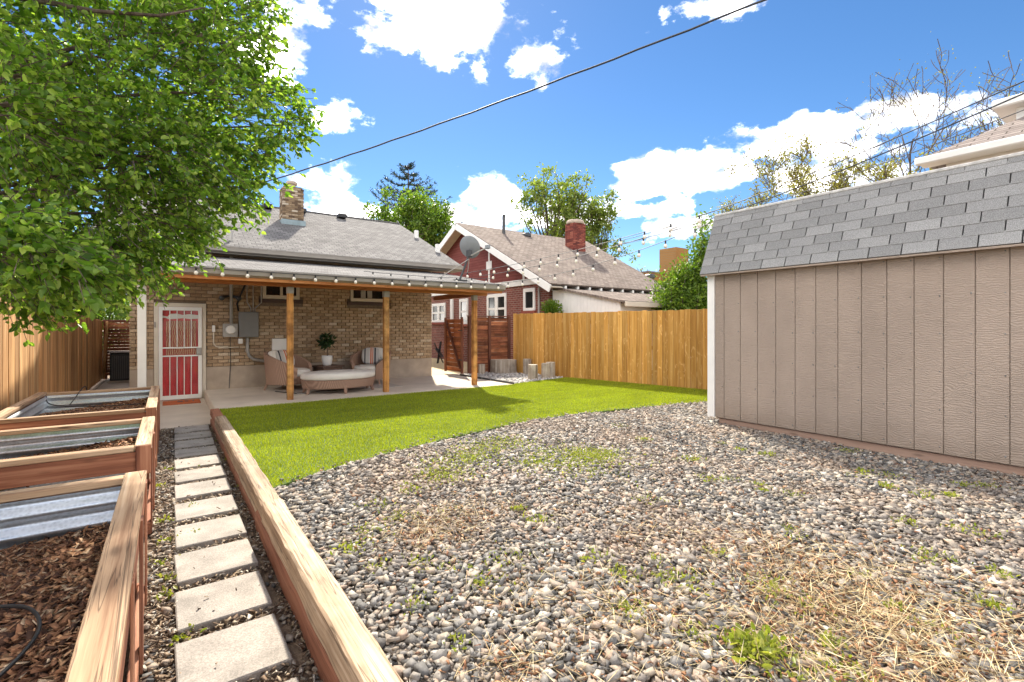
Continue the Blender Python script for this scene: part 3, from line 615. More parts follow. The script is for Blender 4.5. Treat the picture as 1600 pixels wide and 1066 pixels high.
arm = hub + nrm.cross(Vector((0, 0, 1))).normalized() * 0.0 
tip = PD(762, 386, 11.5)
MB().tube([hub - Vector((0, 0, 0.06)), tip], 0.016, 6).build('feed_arm', M['light_metal'], t)
MB().obox(tip, (1, 0, 0), (0, 1, 0), (0, 0, 1), (0.05, 0.05, 0.045), 0.01).build('receiver', M['dish'], t)
for e in ((5.1, 10.1), (6.1, 10.5)): MB().tube([hub - Vector((0, 0, 0.12)), (e[0], e[1], 2.66 + (e[1] - 9.72) * 0.185)], 0.01, 6).build('brace', M['light_metal'], t)

# ------------------------------------------------------------------ patio furniture
def superq(m, ctr, h, e=0.35, n=18, k=10, rot=Matrix.Identity(3)):
    vs = []; pw = lambda v, p: math.copysign(abs(v) ** p, v)
    for i in range(k + 1):
        ph = -math.pi / 2 + math.pi * i / k
        for j in range(n):
            th = 2 * math.pi * j / n
            v = Vector((h[0] * pw(math.cos(ph), e) * pw(math.cos(th), e), h[1] * pw(math.cos(ph), e) * pw(math.sin(th), e), h[2] * pw(math.sin(ph), e * 1.6)))
            vs.append(rot @ v + Vector(ctr))
    m.add(vs, [(i * n + j, i * n + (j + 1) % n, (i + 1) * n + (j + 1) % n, (i + 1) * n + j) for i in range(k) for j in range(n)]); return m
def armchair(loc, rz, label):
    t = thing('wicker_armchair', label, 'armchair', loc, 'wicker armchairs on the patio', rz, 1.13)
    m = MB(); N = 28; rows = []
    for i in range(N + 1):                                   # barrel shell, open towards -y
        a = -1 + 2 * i / N; th = math.pi / 2 + a * R(142)
        top = 0.40 + 0.34 * max(0, math.cos(a * math.pi / 2)) ** 0.8 + 0.03
        for tt, off in ((0, 0), (1, 0), (1, -0.06), (0, -0.06)):
            flare = 0.05 * tt
            rx, ry = 0.40 + flare + off, 0.40 + flare + off
            y = ry * math.sin(th); x = rx * math.cos(th)
            if math.sin(th) < 0: x *= 1.0; y *= 1.05
            rows.append((x, y, 0.12 if tt == 0 else top))
    m.add(rows, [(i * 4 + j, (i + 1) * 4 + j, (i + 1) * 4 + (j + 1) % 4, i * 4 + (j + 1) % 4) for i in range(N) for j in range(4)] + [(0, 1, 2, 3), (N * 4 + 3, N * 4 + 2, N * 4 + 1, N * 4)])
    m.build('shell', M['wicker'], t, True)
    m = MB().lathe([(0.37, 0.12), (0.37, 0.27)], (0, -0.02, 0), 24, 1, 1.02); m.build('base', M['wicker'], t, True)
    for x, y in ((-0.28, -0.26), (0.28, -0.26), (-0.26, 0.26), (0.26, 0.26)):
        MB().tube([(x, y, 0.16), (x * 1.22, y * 1.22, 0.0)], [0.03, 0.02], 8).build('leg', M['wicker'], t, True)
    MB().lathe([(0.30, 0.27), (0.345, 0.29), (0.355, 0.34), (0.345, 0.39), (0.30, 0.41), (0.1, 0.42)], (0, -0.06, 0), 26, 1, 1.08).build('seat_cushion', M['cushion'], t, True, True)
    superq(MB(), (0, 0.23, 0.60), (0.29, 0.09, 0.20), 0.6, rot=Matrix.Rotation(R(-14), 3, 'X')).build('back_cushion', M['cushion'], t, True, True)
    return t
ch1 = armchair((2.28, 12.15, YARD), R(48), 'wicker armchair with pale cushions left of the side table')
ch2 = armchair((4.25, 12.2, YARD), R(-42), 'wicker armchair with pale cushions right of the side table')
def pillow(loc, rz, label, tilt=-22):
    m = MB(); superq(m, (0, 0, 0), (0.235, 0.065, 0.22), 0.5, 32, 14)
    o = m.build('striped_pillow', M['stripe'], smooth=True); o.location = loc; o.rotation_euler = (R(tilt), 0, rz); return tag(o, label, 'pillow', 'striped pillows on the armchairs')
def onchair(c, p): return tuple(Matrix.Translation(c.location) @ Matrix.Rotation(c.rotation_euler.z, 4, 'Z') @ (Vector(p) * 1.13))
pillow(onchair(ch1, (0.03, 0.09, 0.61)), R(48 - 22), 'grey pillow with orange and black stripes on the left armchair')
pillow(onchair(ch2, (-0.03, 0.09, 0.61)), R(-42 + 20), 'grey pillow with orange and black stripes on the right armchair')
t = thing('ottoman', 'oval wicker ottoman with white cushion in front of the armchairs', 'ottoman', (3.12, 11.02, YARD))
OX, OY = 0.80, 0.52
MB().lathe([(0.93, 0.11), (0.96, 0.13), (1.0, 0.285), (0.98, 0.295)], (3.12, 11.02, YARD), 40, OX, OY).build('base', M['wicker'], t, smooth=False)
MB().lathe([(0.96, 0.30), (1.0, 0.32), (1.01, 0.37), (0.995, 0.415), (0.95, 0.44), (0.6, 0.455), (0.1, 0.46)], (3.12, 11.02, YARD), 40, OX, OY).build('cushion', M['cushion'], t, smooth=True)
for a in (20, 90, 160, 200, 270, 340):
    x, y = 3.12 + OX * 0.88 * math.cos(R(a)), 11.02 + OY * 0.9 * math.sin(R(a))
    MB().tube([(x, y, YARD + 0.16), (x + 0.05 * math.cos(R(a)), y + 0.04 * math.sin(R(a)), YARD)], [0.045, 0.028], 8).build('leg', M['wicker'], t)
t = thing('side_table', 'square brown wicker side table between the two armchairs', 'side table', (3.2, 12.25, YARD))
m = MB(); m.obox((3.2, 12.25, YARD + 0.24), Vector((0.97, 0.24, 0)), Vector((-0.24, 0.97, 0)), (0, 0, 1), (0.25, 0.25, 0.22), 0.01); m.build('base', M['dark_wicker'], t)
m = MB(); m.obox((3.2, 12.25, YARD + 0.478), Vector((0.97, 0.24, 0)), Vector((-0.24, 0.97, 0)), (0, 0, 1), (0.29, 0.29, 0.017), 0.006); m.build('table_top', M['dark_wicker'], t)
t = thing('potted_plant', 'small topiary plant in a white pot on the side table', 'potted plant', (3.17, 12.2, YARD + 0.496))
PZ = YARD + 0.497
MB().lathe([(0.085, 0), (0.11, 0.05), (0.125, 0.15), (0.125, 0.24), (0.11, 0.24), (0.10, 0.2)], (3.17, 12.2, PZ), 24).build('pot', M['pot'], t, smooth=True)
MB().tube([(3.17, 12.2, PZ + 0.2), (3.175, 12.2, PZ + 0.35), (3.165, 12.2, PZ + 0.55)], 0.012, 6).build('trunk', M['bark'], t)

# ---- leaf helpers
def leaves(P, D, L, Wd, name, mat, parent=None, fold=0.25, droop=0.0):
    """P bases, D unit directions, L lengths -> one mesh, folded 6-vertex leaf (4 tris as 2 quads)"""
    n = len(P); P = np.asarray(P); D = np.asarray(D); L = np.asarray(L).reshape(-1, 1)
    r = rng.normal(size=(n, 3)); r[:, 2] += 0.8
    S = np.cross(D, r); S /= np.linalg.norm(S, axis=1, keepdims=True) + 1e-9
    Nn = np.cross(S, D)
    w = L * Wd
    a = P; t = P + D * L - np.array([0, 0, 1]) * droop * L
    l1 = P + D * L * 0.36 + S * w * 0.5 + Nn * w * fold; l2 = P + D * L * 0.78 + S * w * 0.36 + Nn * w * fold * 0.7
    r1 = P + D * L * 0.36 - S * w * 0.5 + Nn * w * fold; r2 = P + D * L * 0.78 - S * w * 0.36 + Nn * w * fold * 0.7
    V = np.stack([a, l1, l2, t, r2, r1], 1).reshape(-1, 3)
    i = np.arange(n)[:, None] * 6
    F = np.concatenate([i + np.array([[0, 3, 2, 1]]), i + np.array([[0, 5, 4, 3]])], 1).reshape(-1, 4)
    return link(name, npmesh(name, V, F, mat), parent)
def unit(a): return a / (np.linalg.norm(a, axis=1, keepdims=True) + 1e-9)
d = unit(rng.normal(size=(260, 3))); c0 = np.array([3.165, 12.2, PZ + 0.60])
leaves(c0 + d * rng.uniform(0.05, 0.17, (260, 1)) * np.array([1, 1, 1.1]), unit(d + rng.normal(size=(260, 3)) * 0.6), rng.uniform(0.06, 0.11, 260), 0.55, 'foliage', M['dark_leaf'], t)
tag(MB().box(2.25, 4.6, 11.0, 12.5, YARD + 0.003, YARD + 0.011).build('rug', M['rug']), 'flat beige outdoor rug under the wicker furniture', 'rug')
tag(MB().tube([(1.95, 11.75, YARD + 0.012), (2.05, 11.5, YARD + 0.012), (2.2, 11.25, YARD + 0.012), (2.25, 11.1, YARD + 0.012), (2.4, 11.05, YARD + 0.012)], 0.012, 6).build('floor_cable', M['black'], smooth=True), 'black cable lying on the patio by the left armchair', 'cable')

# ------------------------------------------------------------------ string lights
def strand(p0, p1, sag, n, label, skip=0.0, drop=0.03):
    p0, p1 = Vector(p0), Vector(p1); t = thing('string_lights', label, 'string lights', p0, 'string lights')
    f = lambda u: p0.lerp(p1, u) - Vector((0, 0, 4 * sag * u * (1 - u)))
    MB().tube([f(i / 24) for i in range(25)], 0.006, 5).build('cord', M['wire'], t)
    for i in range(n):
        u = skip + (1 - skip) * (i + 0.5) / n; p = f(u)
        sk = MB().tube([p + Vector((0, 0, 0.005)), p - Vector((0, 0, 0.055))], 0.015, 8).build('socket', M['black'], t)
        MB().lathe([(0.012, 0.0), (0.026, -0.018), (0.032, -0.04), (0.026, -0.062), (0.008, -0.075)][::-1], (p.x, p.y, p.z - 0.05), 10).build('bulb', M['bulb'], sk, smooth=True)
strand((0.2, 9.58, 2.60), (6.62, 9.58, 2.64), 0.03, 17, 'row of string lights hanging along the patio gutter')
strand((6.0, 10.6, 2.95), (6.95, 4.3, 3.42), 0.10, 13, 'upper string lights from the patio roof to the shed')
strand((6.2, 10.1, 2.86), (6.95, 4.3, 3.36), 0.12, 11, 'middle string lights from the patio roof to the shed', 0.05)
strand((6.6, 9.7, 2.68), (6.85, 4.3, 3.22), 0.16, 10, 'lowest string lights from the patio gutter end to the shed')
strand((3.4, 10.2, 2.80), (6.5, 9.9, 2.80), 0.04, 8, 'short string lights lying across the patio roof shingles')

# ------------------------------------------------------------------ shed
SX = 6.62
shed = thing('garden_shed', 'taupe wooden shed with grey shingled barn roof and white corner trim', 'shed', (7.8, 1.4, YARD))
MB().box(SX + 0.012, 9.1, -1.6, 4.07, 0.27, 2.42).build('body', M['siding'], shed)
MB().box(SX + 0.03, 9.08, -1.55, 4.05, 0.10, 0.268, 0.01).build('skid', M['skid'], shed)
edges = [4.09, 3.945]
while edges[-1] > -1.5: edges.append(edges[-1] - 0.2449)
for a, q in zip(edges[1:], edges[:-1]):
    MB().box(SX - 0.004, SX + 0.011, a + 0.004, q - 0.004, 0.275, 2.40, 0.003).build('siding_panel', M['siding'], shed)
nl = MB()
for a in edges[1:-1]:
    for z in np.arange(0.34, 2.36, 0.4): nl.tube([(SX + 0.002, a + 0.03, z + random.uniform(-.02, .02)), (SX - 0.0065, a + 0.03, z)], 0.007, 6)
stuff(nl.build('nails', M['grey_metal'], shed))
MB().box(SX - 0.025, SX + 0.09, 4.092, 4.20, 0.275, 2.385, 0.004).build('corner_trim', M['white'], shed)
E0, E1 = Vector((6.50, 0, 2.385)), Vector((6.90, 0, 3.30))
UP = (E1 - E0).normalized(); NRM = Vector((-UP.z, 0, UP.x))
YA, YB = 4.26, -1.9
LEN = (E1 - E0).length
b = MB(); prof = [(6.53, 2.385), (6.90, 3.285), (7.85, 3.41), (8.8, 3.285), (9.2, 2.385), (9.12, 2.385), (8.75, 3.22), (7.85, 3.34), (6.96, 3.22), (6.60, 2.385)]
b.extr([(x, z) for x, z in prof][::-1], (0, YB + 0.02, 0), (0, YA - 0.01, 0), (1, 0, 0), (0, 0, 1)); rf = b.build('roof', M['tar'], shed)
MB().prism([(SX, 3), (SX, 3)], 0, 0) if False else None
gb = MB().extr([(6.65, 2.42), (9.1, 2.42), (8.74, 3.2), (7.85, 3.32), (6.98, 3.2)], (0, 4.03, 0), (0, 4.07, 0), (1, 0, 0), (0, 0, 1)); gb.build('gable_panel', M['siding'], shed)
EXP = 0.1345; ncr = 7
for i in range(ncr):
    off = (0.1525 if i % 2 else 0.0) + 0.03
    y = YA; first = True
    while y > YB:
        w = 0.305 if not first else off + 0.0001
        if first and off < 0.05: w = 0.305; 
        first = False
        y1 = max(y - w, YB)
        if y - y1 > 0.03:
            base = E0 + UP * (i * EXP)
            ctr_ = base + UP * (EXP / 2 + 0.012) + NRM * (0.012 + random.uniform(0, 0.002)); ctr_.y = (y + y1) / 2
            tilt = (UP * 1.0 - NRM * 0.035).normalized(); nn = Vector((-tilt.z, 0, tilt.x))
            o = MB().obox(ctr_, (0, 1, 0), tilt, nn, ((y - y1) / 2 - 0.006, EXP / 2 + 0.010, 0.0055)).build('shingle', M['shed_shingle'], rf)
        y = y1
y = YA
while y > YB:
    y1 = max(y - 0.32, YB)
    c0_ = E0 + UP * (ncr * EXP + 0.03) + NRM * 0.018; c0_.y = (y + y1) / 2
    MB().obox(c0_, (0, 1, 0), UP, NRM, ((y - y1) / 2 - 0.003, 0.045, 0.004)).build('cap_shingle', M['shed_shingle'], rf); y = y1
b = MB(); p = E1 + NRM * 0.02
b.box(p.x - 0.012, p.x + 0.16, YB, YA, 3.305, 3.34, 0.006); b.build('roof_edge', M['pale_edge'], rf)
MB().bar((6.515, YB, 2.375), (6.515, YA - 0.012, 2.375), 0.05, 0.02).build('eave_trim', M['siding'], rf)

# ------------------------------------------------------------------ fences
fl = thing('wooden_fence', 'orange brown cedar plank fence running along the left side', 'fence', (-1.62, 8, 0))
y = 2.0; rr = random.Random(5)
while y < 19.3:
    w = rr.uniform(0.135, 0.145); top = np.interp(y, [2, 10.5, 13, 16, 19.4], [1.99, 1.97, 1.93, 1.86, 1.80]) + rr.uniform(-0.012, 0.012)
    dx = rr.uniform(-0.006, 0.006)
    MB().box(-1.635 + dx, -1.617 + dx, y, y + w - 0.004, 0.03, top, 0.002).build('plank', M['cedar_left'], fl); y += w
for y in np.arange(2.2, 19.4, 2.4): MB().box(-1.74, -1.65, y, y + 0.09, -0.1, 1.85, 0.004).build('post', M['slat_post'], fl)
for z in (0.35, 1.0, 1.65): MB().box(-1.69, -1.645, 2.0, 19.3, z, z + 0.09).build('rail', M['slat_post'], fl)
MB().bar((-1.57, 19.0, 0.05), (-1.5, 19.25, 1.8), 0.07, 0.035).build('leaning_board', M['cedar_left'], fl)
gl = thing('slatted_gate', 'brown horizontal slat gate behind the air conditioner', 'gate', (-1.1, 19.4, 0))
z = 0.12
while z < 1.76:
    h = rr.uniform(0.085, 0.11); MB().box(-1.6, -0.66, 19.38 + rr.uniform(-0.004, 0.004), 19.41, z, z + h - 0.007, 0.003).build('slat', M['slat_dark'], gl); z += h
for x in (-1.6, -0.76): MB().box(x, x + 0.09, 19.42, 19.5, 0, 1.8).build('post', M['slat_post'], gl)
MB().box(-1.62, -0.66, 19.36, 19.5, 1.802, 1.84).build('cap_rail', M['slat_post'], gl)
ac = thing('air_conditioner', 'dark grey air conditioning unit beside the house corner', 'air conditioner', (-1.0, 18.4, 0))
MB().box(-1.4, -0.62, 17.95, 18.8, 0.0, 0.06, 0.01).build('pad', M['concrete'], ac)
MB().box(-1.35, -0.67, 18.0, 18.75, 0.065, 0.86, 0.02).build('cabinet', M['dark_metal'], ac)
for i in range(14): MB().box(-1.30 + i * 0.045, -1.285 + i * 0.045, 17.988, 18.0, 0.12, 0.78).build('fin', M['grey_metal'], ac)
MB().box(-1.37, -0.65, 17.98, 18.77, 0.862, 0.90, 0.012).build('lid', M['gutter'], ac)

fr_ = thing('golden_fence', 'golden cedar plank fence along the right side behind the turf', 'fence', (9.5, 9, YARD))
A_, B_ = Vector((8.86, 12.35, 0)), Vector((10.22, 5.2, 0)); dd = (B_ - A_).normalized(); nn = Vector((dd.y, -dd.x, 0))  # nn points to -x
if nn.x > 0: nn = -nn
L = (B_ - A_).length + 2.5; u = 0.0
while u < L:
    w = rr.uniform(0.134, 0.146); p = A_ + dd * (u + w / 2) + nn * rr.uniform(-0.006, 0.006)
    top = 2.03 + rr.uniform(-0.012, 0.012) - 0.02 * (u / L)
    h = (top - 0.13) / 2
    m = MB(); m.obox((p.x, p.y, 0.13 + h), dd, nn, (0, 0, 1), (w / 2 - 0.003, 0.009, h), 0.0025)
    m.build('plank', M['cedar_right'], fr_); u += w
for q in np.arange(0.1, L, 2.4):
    p = A_ + dd * q - nn * 0.075; m = MB(); m.obox((p.x, p.y, 1.0), dd, nn, (0, 0, 1), (0.045, 0.045, 1.0)); m.build('post', M['slat_post'], fr_)
for z in (0.5, 1.1, 1.75):
    m = MB(); p = A_ + dd * (L / 2) - nn * 0.03; m.obox((p.x, p.y, z), dd, nn, (0, 0, 1), (L / 2, 0.018, 0.045)); m.build('rail', M['slat_post'], fr_)
fb = thing('slatted_fence', 'weathered red brown horizontal slat fence behind the log stumps', 'fence', (8.1, 12.65, YARD))
z = 0.22
while z < 1.88:
    h = rr.uniform(0.10, 0.14)
    for x0, x1 in ((7.46, 8.10), (8.16, 8.84)): MB().box(x0, x1, 12.63 + rr.uniform(-0.006, 0.004), 12.655, z, z + h - rr.uniform(0.004, 0.010), 0.003).build('slat', M['slat_dark'], fb)
    z += h
for x in (7.37, 8.085, 8.83): MB().box(x, x + 0.09, 12.57, 12.66 if x < 8 else 12.625, 0.1, 1.93, 0.004).build('post', M['slat_post'], fb)
MB().box(7.36, 8.9, 12.56, 12.67, 1.933, 1.965, 0.003).build('cap_rail', M['slat_post'], fb)
gt = thing('open_gate', 'open red brown slat gate with diagonal brace beside the slat fence', 'gate', (7.3, 13.3, YARD))
z = 0.24
while z < 1.84:
    h = rr.uniform(0.12, 0.145); MB().box(7.30, 7.32, 12.80, 13.92, z, z + h - 0.010, 0.003).build('slat', M['slat_dark_y'], gt); z += h
for y in (12.78, 13.84): MB().box(7.255, 7.297, y, y + 0.09, 0.2, 1.92, 0.003).build('stile', M['slat_post'], gt)
MB().bar((7.275, 12.9, 0.35), (7.275, 13.82, 1.8), 0.035, 0.09, up=(1, 0, 0)).build('brace', M['slat_post'], gt)
for k_ in (0.6, 1.5): MB().box(7.24, 7.254, 12.76, 13.0, k_, k_ + 0.03).build('hinge', M['dark_metal'], gt)

# ------------------------------------------------------------------ stumps and white rock
def stump(x, y, r, h, label, sx=1.0, rot=0.0, lean=0.0):
    t = thing('log_stump', label, 'stump', (x, y, YARD - 0.02), 'log stumps by the fence')
    m = MB(); n = 18; rg = random.Random(int(x * 100 + y * 10)); ph = [rg.uniform(0.88, 1.1) for _ in range(n)]
    lv = [(0.0, 1.08), (0.2, 1.0), (0.6, 0.97), (0.97, 0.98), (1.0, 0.94)]
    vs = []
    for zf, rf_ in lv:
        for k_ in range(n):
            a = 2 * math.pi * k_ / n; X, Y = r * ph[k_] * rf_ * sx * math.cos(a), r * ph[k_] * rf_ * math.sin(a)
            vs.append((x + X * math.cos(rot) - Y * math.sin(rot) + lean * zf, y + X * math.sin(rot) + Y * math.cos(rot), YARD - 0.02 + h * zf))
    m.add(vs, [(i * n + k_, i * n + (k_ + 1) % n, (i + 1) * n + (k_ + 1) % n, (i + 1) * n + k_) for i in range(len(lv) - 1) for k_ in range(n)]); m.build('bark', M['stump'], t)
    MB().add(vs[-n:], [tuple(range(n))]).build('cut_face', M['stump_top'], t)
stump(8.45, 12.35, 0.24, 0.45, 'wide low log stump against the slat fence', 1.75, R(-35))
stump(8.80, 11.55, 0.12, 0.50, 'slim log stump in the fence corner beside the wide stump')
stump(8.05, 10.30, 0.13, 0.44, 'pale upright log stump standing nearest the patio')
stump(8.55, 10.38, 0.12, 0.45, 'pale log stump at the turf edge by the golden fence')
stump(8.86, 10.52, 0.14, 0.46, 'dark topped log stump touching the golden fence')
stump(7.75, 12.45, 0.10, 0.33, 'small grey stump behind the right patio post')
tag(MB().bar((7.09, 12.6, YARD + 0.01), (7.09, 9.86, YARD + 0.01), 0.02, 0.07).build('edging_strip', M['dark_metal']), 'dark edging strip between the patio and white rock', 'edging')

ICO_V = []; ph_ = (1 + 5 ** 0.5) / 2
for a in (-1, 1):
    for q in (-ph_, ph_): ICO_V += [(a, q, 0), (0, a, q), (q, 0, a)]
ICO_V = np.array(ICO_V) / np.linalg.norm(ICO_V[0])
def hullfaces(V):
    F = []; e = 2 / math.sqrt(1 + ph_ ** 2) * 1.01
    for i in range(12):
        for j in range(i + 1, 12):
            for k_ in range(j + 1, 12):
                if np.linalg.norm(V[i] - V[j]) < e and np.linalg.norm(V[j] - V[k_]) < e and np.linalg.norm(V[i] - V[k_]) < e:
                    nrm_ = np.cross(V[j] - V[i], V[k_] - V[i]); F.append((i, j, k_) if nrm_ @ V[i] > 0 else (i, k_, j))
    return np.array(F)
ICO_F = hullfaces(ICO_V)
def rotm(n, flat=1.0):
    a = rng.uniform(0, 2 * np.pi, n); tx = rng.normal(0, 0.35 * flat, n); ty = rng.normal(0, 0.35 * flat, n)
    ca, sa = np.cos(a), np.sin(a); Z = np.zeros(n); O = np.ones(n)
    Rz = np.stack([ca, -sa, Z, sa, ca, Z, Z, Z, O], 1).reshape(-1, 3, 3)
    Rx = np.stack([O, Z, Z, Z, np.cos(tx), -np.sin(tx), Z, np.sin(tx), np.cos(tx)], 1).reshape(-1, 3, 3)
    Ry = np.stack([np.cos(ty), Z, np.sin(ty), Z, O, Z, -np.sin(ty), Z, np.cos(ty)], 1).reshape(-1, 3, 3)
    return Rz @ Rx @ Ry
CUB_V = np.array([(x, y, z) for x in (-1, 1) for y in (-1, 1) for z in (-1, 1)], float) * 0.72
CUB_F = np.array([(0, 1, 3), (0, 3, 2), (4, 6, 7), (4, 7, 5), (0, 4, 5), (0, 5, 1), (2, 3, 7), (2, 7, 6), (0, 2, 6), (0, 6, 4), (1, 5, 7), (1, 7, 3)])
def stones(P, r, name, mat, flat=0.6, crushed=True):
    n = len(P); sc = rng.uniform(0.6, 1.4, (n, 3)) * np.array([1.15, 0.9, flat]); sc *= r.reshape(-1, 1)
    B, BF = (CUB_V, CUB_F) if crushed else (ICO_V, ICO_F); k_ = len(B)
    V = (B[None] + rng.uniform(-0.42, 0.42, (n, k_, 3)) * (1 if crushed else 0.5)) * sc[:, None, :]
    V = np.einsum('nij,nvj->nvi', rotm(n, 0.8), V) + P[:, None, :]
    F = (BF[None] + (np.arange(n) * k_)[:, None, None]).reshape(-1, 3)
    return link(name, npmesh(name, V.reshape(-1, 3), F, mat))
def turf_front(x): return np.interp(x, [p[0] for p in TURF_F], [p[1] for p in TURF_F])
def jgrid(x0, x1, y0, y1, s):
    gx, gy = np.meshgrid(np.arange(x0, x1, s), np.arange(y0, y1, s)); n = gx.size
    return np.stack([gx.ravel() + rng.uniform(-s * .55, s * .55, n), gy.ravel() + rng.uniform(-s * .55, s * .55, n)], 1)
def infrustum(p, z=0.2, margin=80):
    t_ = p[:, 0] * s_ + p[:, 1] * c_; px = 800 + 755 * (p[:, 0] * c_ - p[:, 1] * s_) / np.maximum(t_, 0.05)
    py = 512 + 755 * (EYE - z) / np.maximum(t_, 0.05)
    return (t_ > 0.4) & (px > -margin) & (px < 1600 + margin * 2) & (py < 1066 + margin * 3)
p = jgrid(0.72, 10.2, -0.6, 6.0, 0.0235)
ok = (p[:, 1] < turf_front(p[:, 0]) - 0.02) & (p[:, 0] > 0.725) & ~((p[:, 0] > SX + 0.05) & (p[:, 1] < 4.03)) & infrustum(p)
p = p[ok]; n = len(p); r = rng.gamma(4.5, 0.0035, n).clip(0.006, 0.032)
hill = 0.014 * np.sin(p[:, 0] * 2.1 + 1) * np.cos(p[:, 1] * 1.7) + 0.008 * np.sin(p[:, 0] * 5.3) * np.sin(p[:, 1] * 4.1)
P = np.column_stack([p, YARD - 0.010 + hill + rng.uniform(-0.008, 0.014, n)])
stuff(stones(P, r, 'gravel', M['gravel'], 0.40), 'grey and tan crushed rock gravel covering the yard', 'gravel')
xs = rng.uniform(0.8, 9.0, 170); stuff(stones(np.column_stack([xs, turf_front(xs) + np.abs(rng.normal(size=170)) * 0.07, np.full(170, YARD + 0.012)]), rng.uniform(0.008, 0.018, 170), 'stray_gravel', M['gravel'], 0.5), 'stray stones kicked onto the turf edge', 'gravel')
p = jgrid(7.1, 9.6, 9.9, 12.7, 0.055)
ok = (p[:, 0] > 7.11) & (p[:, 1] > 9.95 + (p[:, 0] - 7.1) * 0.18) & (p[:, 0] < 8.8 + (12.3 - p[:, 1]) * 0.18)
p = p[ok]; n = len(p); stuff(stones(np.column_stack([p, YARD - 0.005 + rng.uniform(-0.01, 0.02, n)]), rng.uniform(0.025, 0.045, n), 'white_rock', M['white_rock'], 0.7), 'pale grey river rock around the log stumps', 'rock')

# ------------------------------------------------------------------ turf blades
def blades(p, z, h, w, name, mat, lean=0.5):
    n = len(p); a = rng.uniform(0, 2 * np.pi, n); d = np.stack([np.cos(a), np.sin(a), np.zeros(n)], 1)
    b_ = rng.uniform(0, 2 * np.pi, n); ln = np.stack([np.cos(b_), np.sin(b_), np.zeros(n)], 1) * (rng.uniform(0.1, lean, n) * h)[:, None]
    P = np.column_stack([p, z * np.ones(n)]); up = np.zeros((n, 3)); up[:, 2] = h
    W = d * (w / 2)[:, None] if hasattr(w, '__len__') else d * w / 2
    V = np.stack([P - W, P + W, P + up * 0.55 + ln * 0.35 + W * 0.8, P + up * 0.55 + ln * 0.35 - W * 0.8, P + up * 0.95 + ln], 1)
    i = np.arange(n)[:, None] * 5
    F = np.concatenate([i + np.array([[0, 1, 2]]), i + np.array([[0, 2, 3]]), i + np.array([[3, 2, 4]])], 1).reshape(-1, 3)
    return link(name, npmesh(name, V.reshape(-1, 3), F, mat))
def turf_ok(p):
    x, y = p[:, 0], p[:, 1]
    back = np.where(x < 7.08, 9.775, 9.86 + (x - 7.08) * 0.18)
    return (y > turf_front(x) + 0.018 * np.sin(x * 23) * np.sin(x * 7.1 + 1)) & (y < back) & (x > 0.738) & (x < 8.86 + (12.35 - y) * 0.19 + 0.02)
p1_ = jgrid(0.74, 10.3, 4.7, 10.4, 0.0165); p1_ = p1_[turf_ok(p1_) & infrustum(p1_)]
n = len(p1_); h = rng.uniform(0.02, 0.034, n)
stuff(blades(p1_, YARD - 0.002, h, 0.0075, 'turf', M['turf'], 0.8), 'short bright green artificial turf lawn', 'turf')

# ------------------------------------------------------------------ landscape timbers
T = [('timber', (0.575, 0.712, 0.2, 4.02, 0.152, 0.30), 'near weathered landscape timber beside the gravel, on top of its stack'),
     ('timber_low', (0.57, 0.705, 0.1, 4.3, 0.0, 0.148), 'near stained timber at the bottom of the edging stack'),
     ('timber', (0.585, 0.73, 4.03, 7.4, 0.10, 0.255), 'middle weathered landscape timber beside the turf'),
     ('timber_low', (0.58, 0.715, 4.31, 9.4, -0.02, 0.095), 'long stained timber under the middle edging timber'),
     ('timber', (0.59, 0.735, 7.41, 8.65, 0.099, 0.24), 'short split landscape timber between turf and path'),
     ('timber_low', (0.60, 0.735, 8.66, 9.76, 0.10, 0.20), 'reddish end timber touching the patio corner')]
for mt, bx_, lb in T:
    m = MB(); x0, x1, y0, y1, z0, z1 = bx_; N = 26; prof = [(x0, z0), (x1, z0), (x1, z1 - .012), (x1 - .014, z1), (x0 + .014, z1), (x0, z1 - .012)]
    vs = []
    for i in range(N + 1):
        y = y0 + (y1 - y0) * i / N
        for a, q in prof: vs.append((a + random.uniform(-.004, .004), y, q + random.uniform(-.003, .003)))
    m.add(vs, [(i * 6 + j, (i + 1) * 6 + j, (i + 1) * 6 + (j + 1) % 6, i * 6 + (j + 1) % 6) for i in range(N) for j in range(6)] + [tuple(range(6)), tuple(N * 6 + j for j in range(6))[::-1]])
    tag(m.build('landscape_timber', M[mt]), lb, 'timber', 'landscape timbers along the path')

# ------------------------------------------------------------------ stepping stones
FE = [8.80, 8.26, 7.69, 7.13, 6.56, 5.97, 5.41, 4.80, 4.20, 3.62, 3.05, 2.47, 1.88]
ords = ['first', 'second', 'third', 'fourth', 'fifth', 'sixth', 'seventh', 'eighth', 'ninth', 'tenth', 'eleventh', 'twelfth', 'thirteenth']
for i, y in enumerate(FE):
    x0 = 0.085 - 0.005 * i; m = MB(); rz = random.uniform(-1, 1) * R(1.6)
    m.obox((x0 + 0.228, y + 0.232, -0.005 + random.uniform(-.004, .006)), (math.cos(rz), math.sin(rz), 0), (-math.sin(rz), math.cos(rz), 0), Vector((random.uniform(-.012, .012), random.uniform(-.012, .012), 1)).normalized(), (0.226, 0.226, 0.028), 0.006)
    tag(m.build('stepping_stone', M['flagstone']), 'square concrete stepping stone, %s from the landing by the door' % ords[i], 'stepping stone', 'stepping stones along the path')

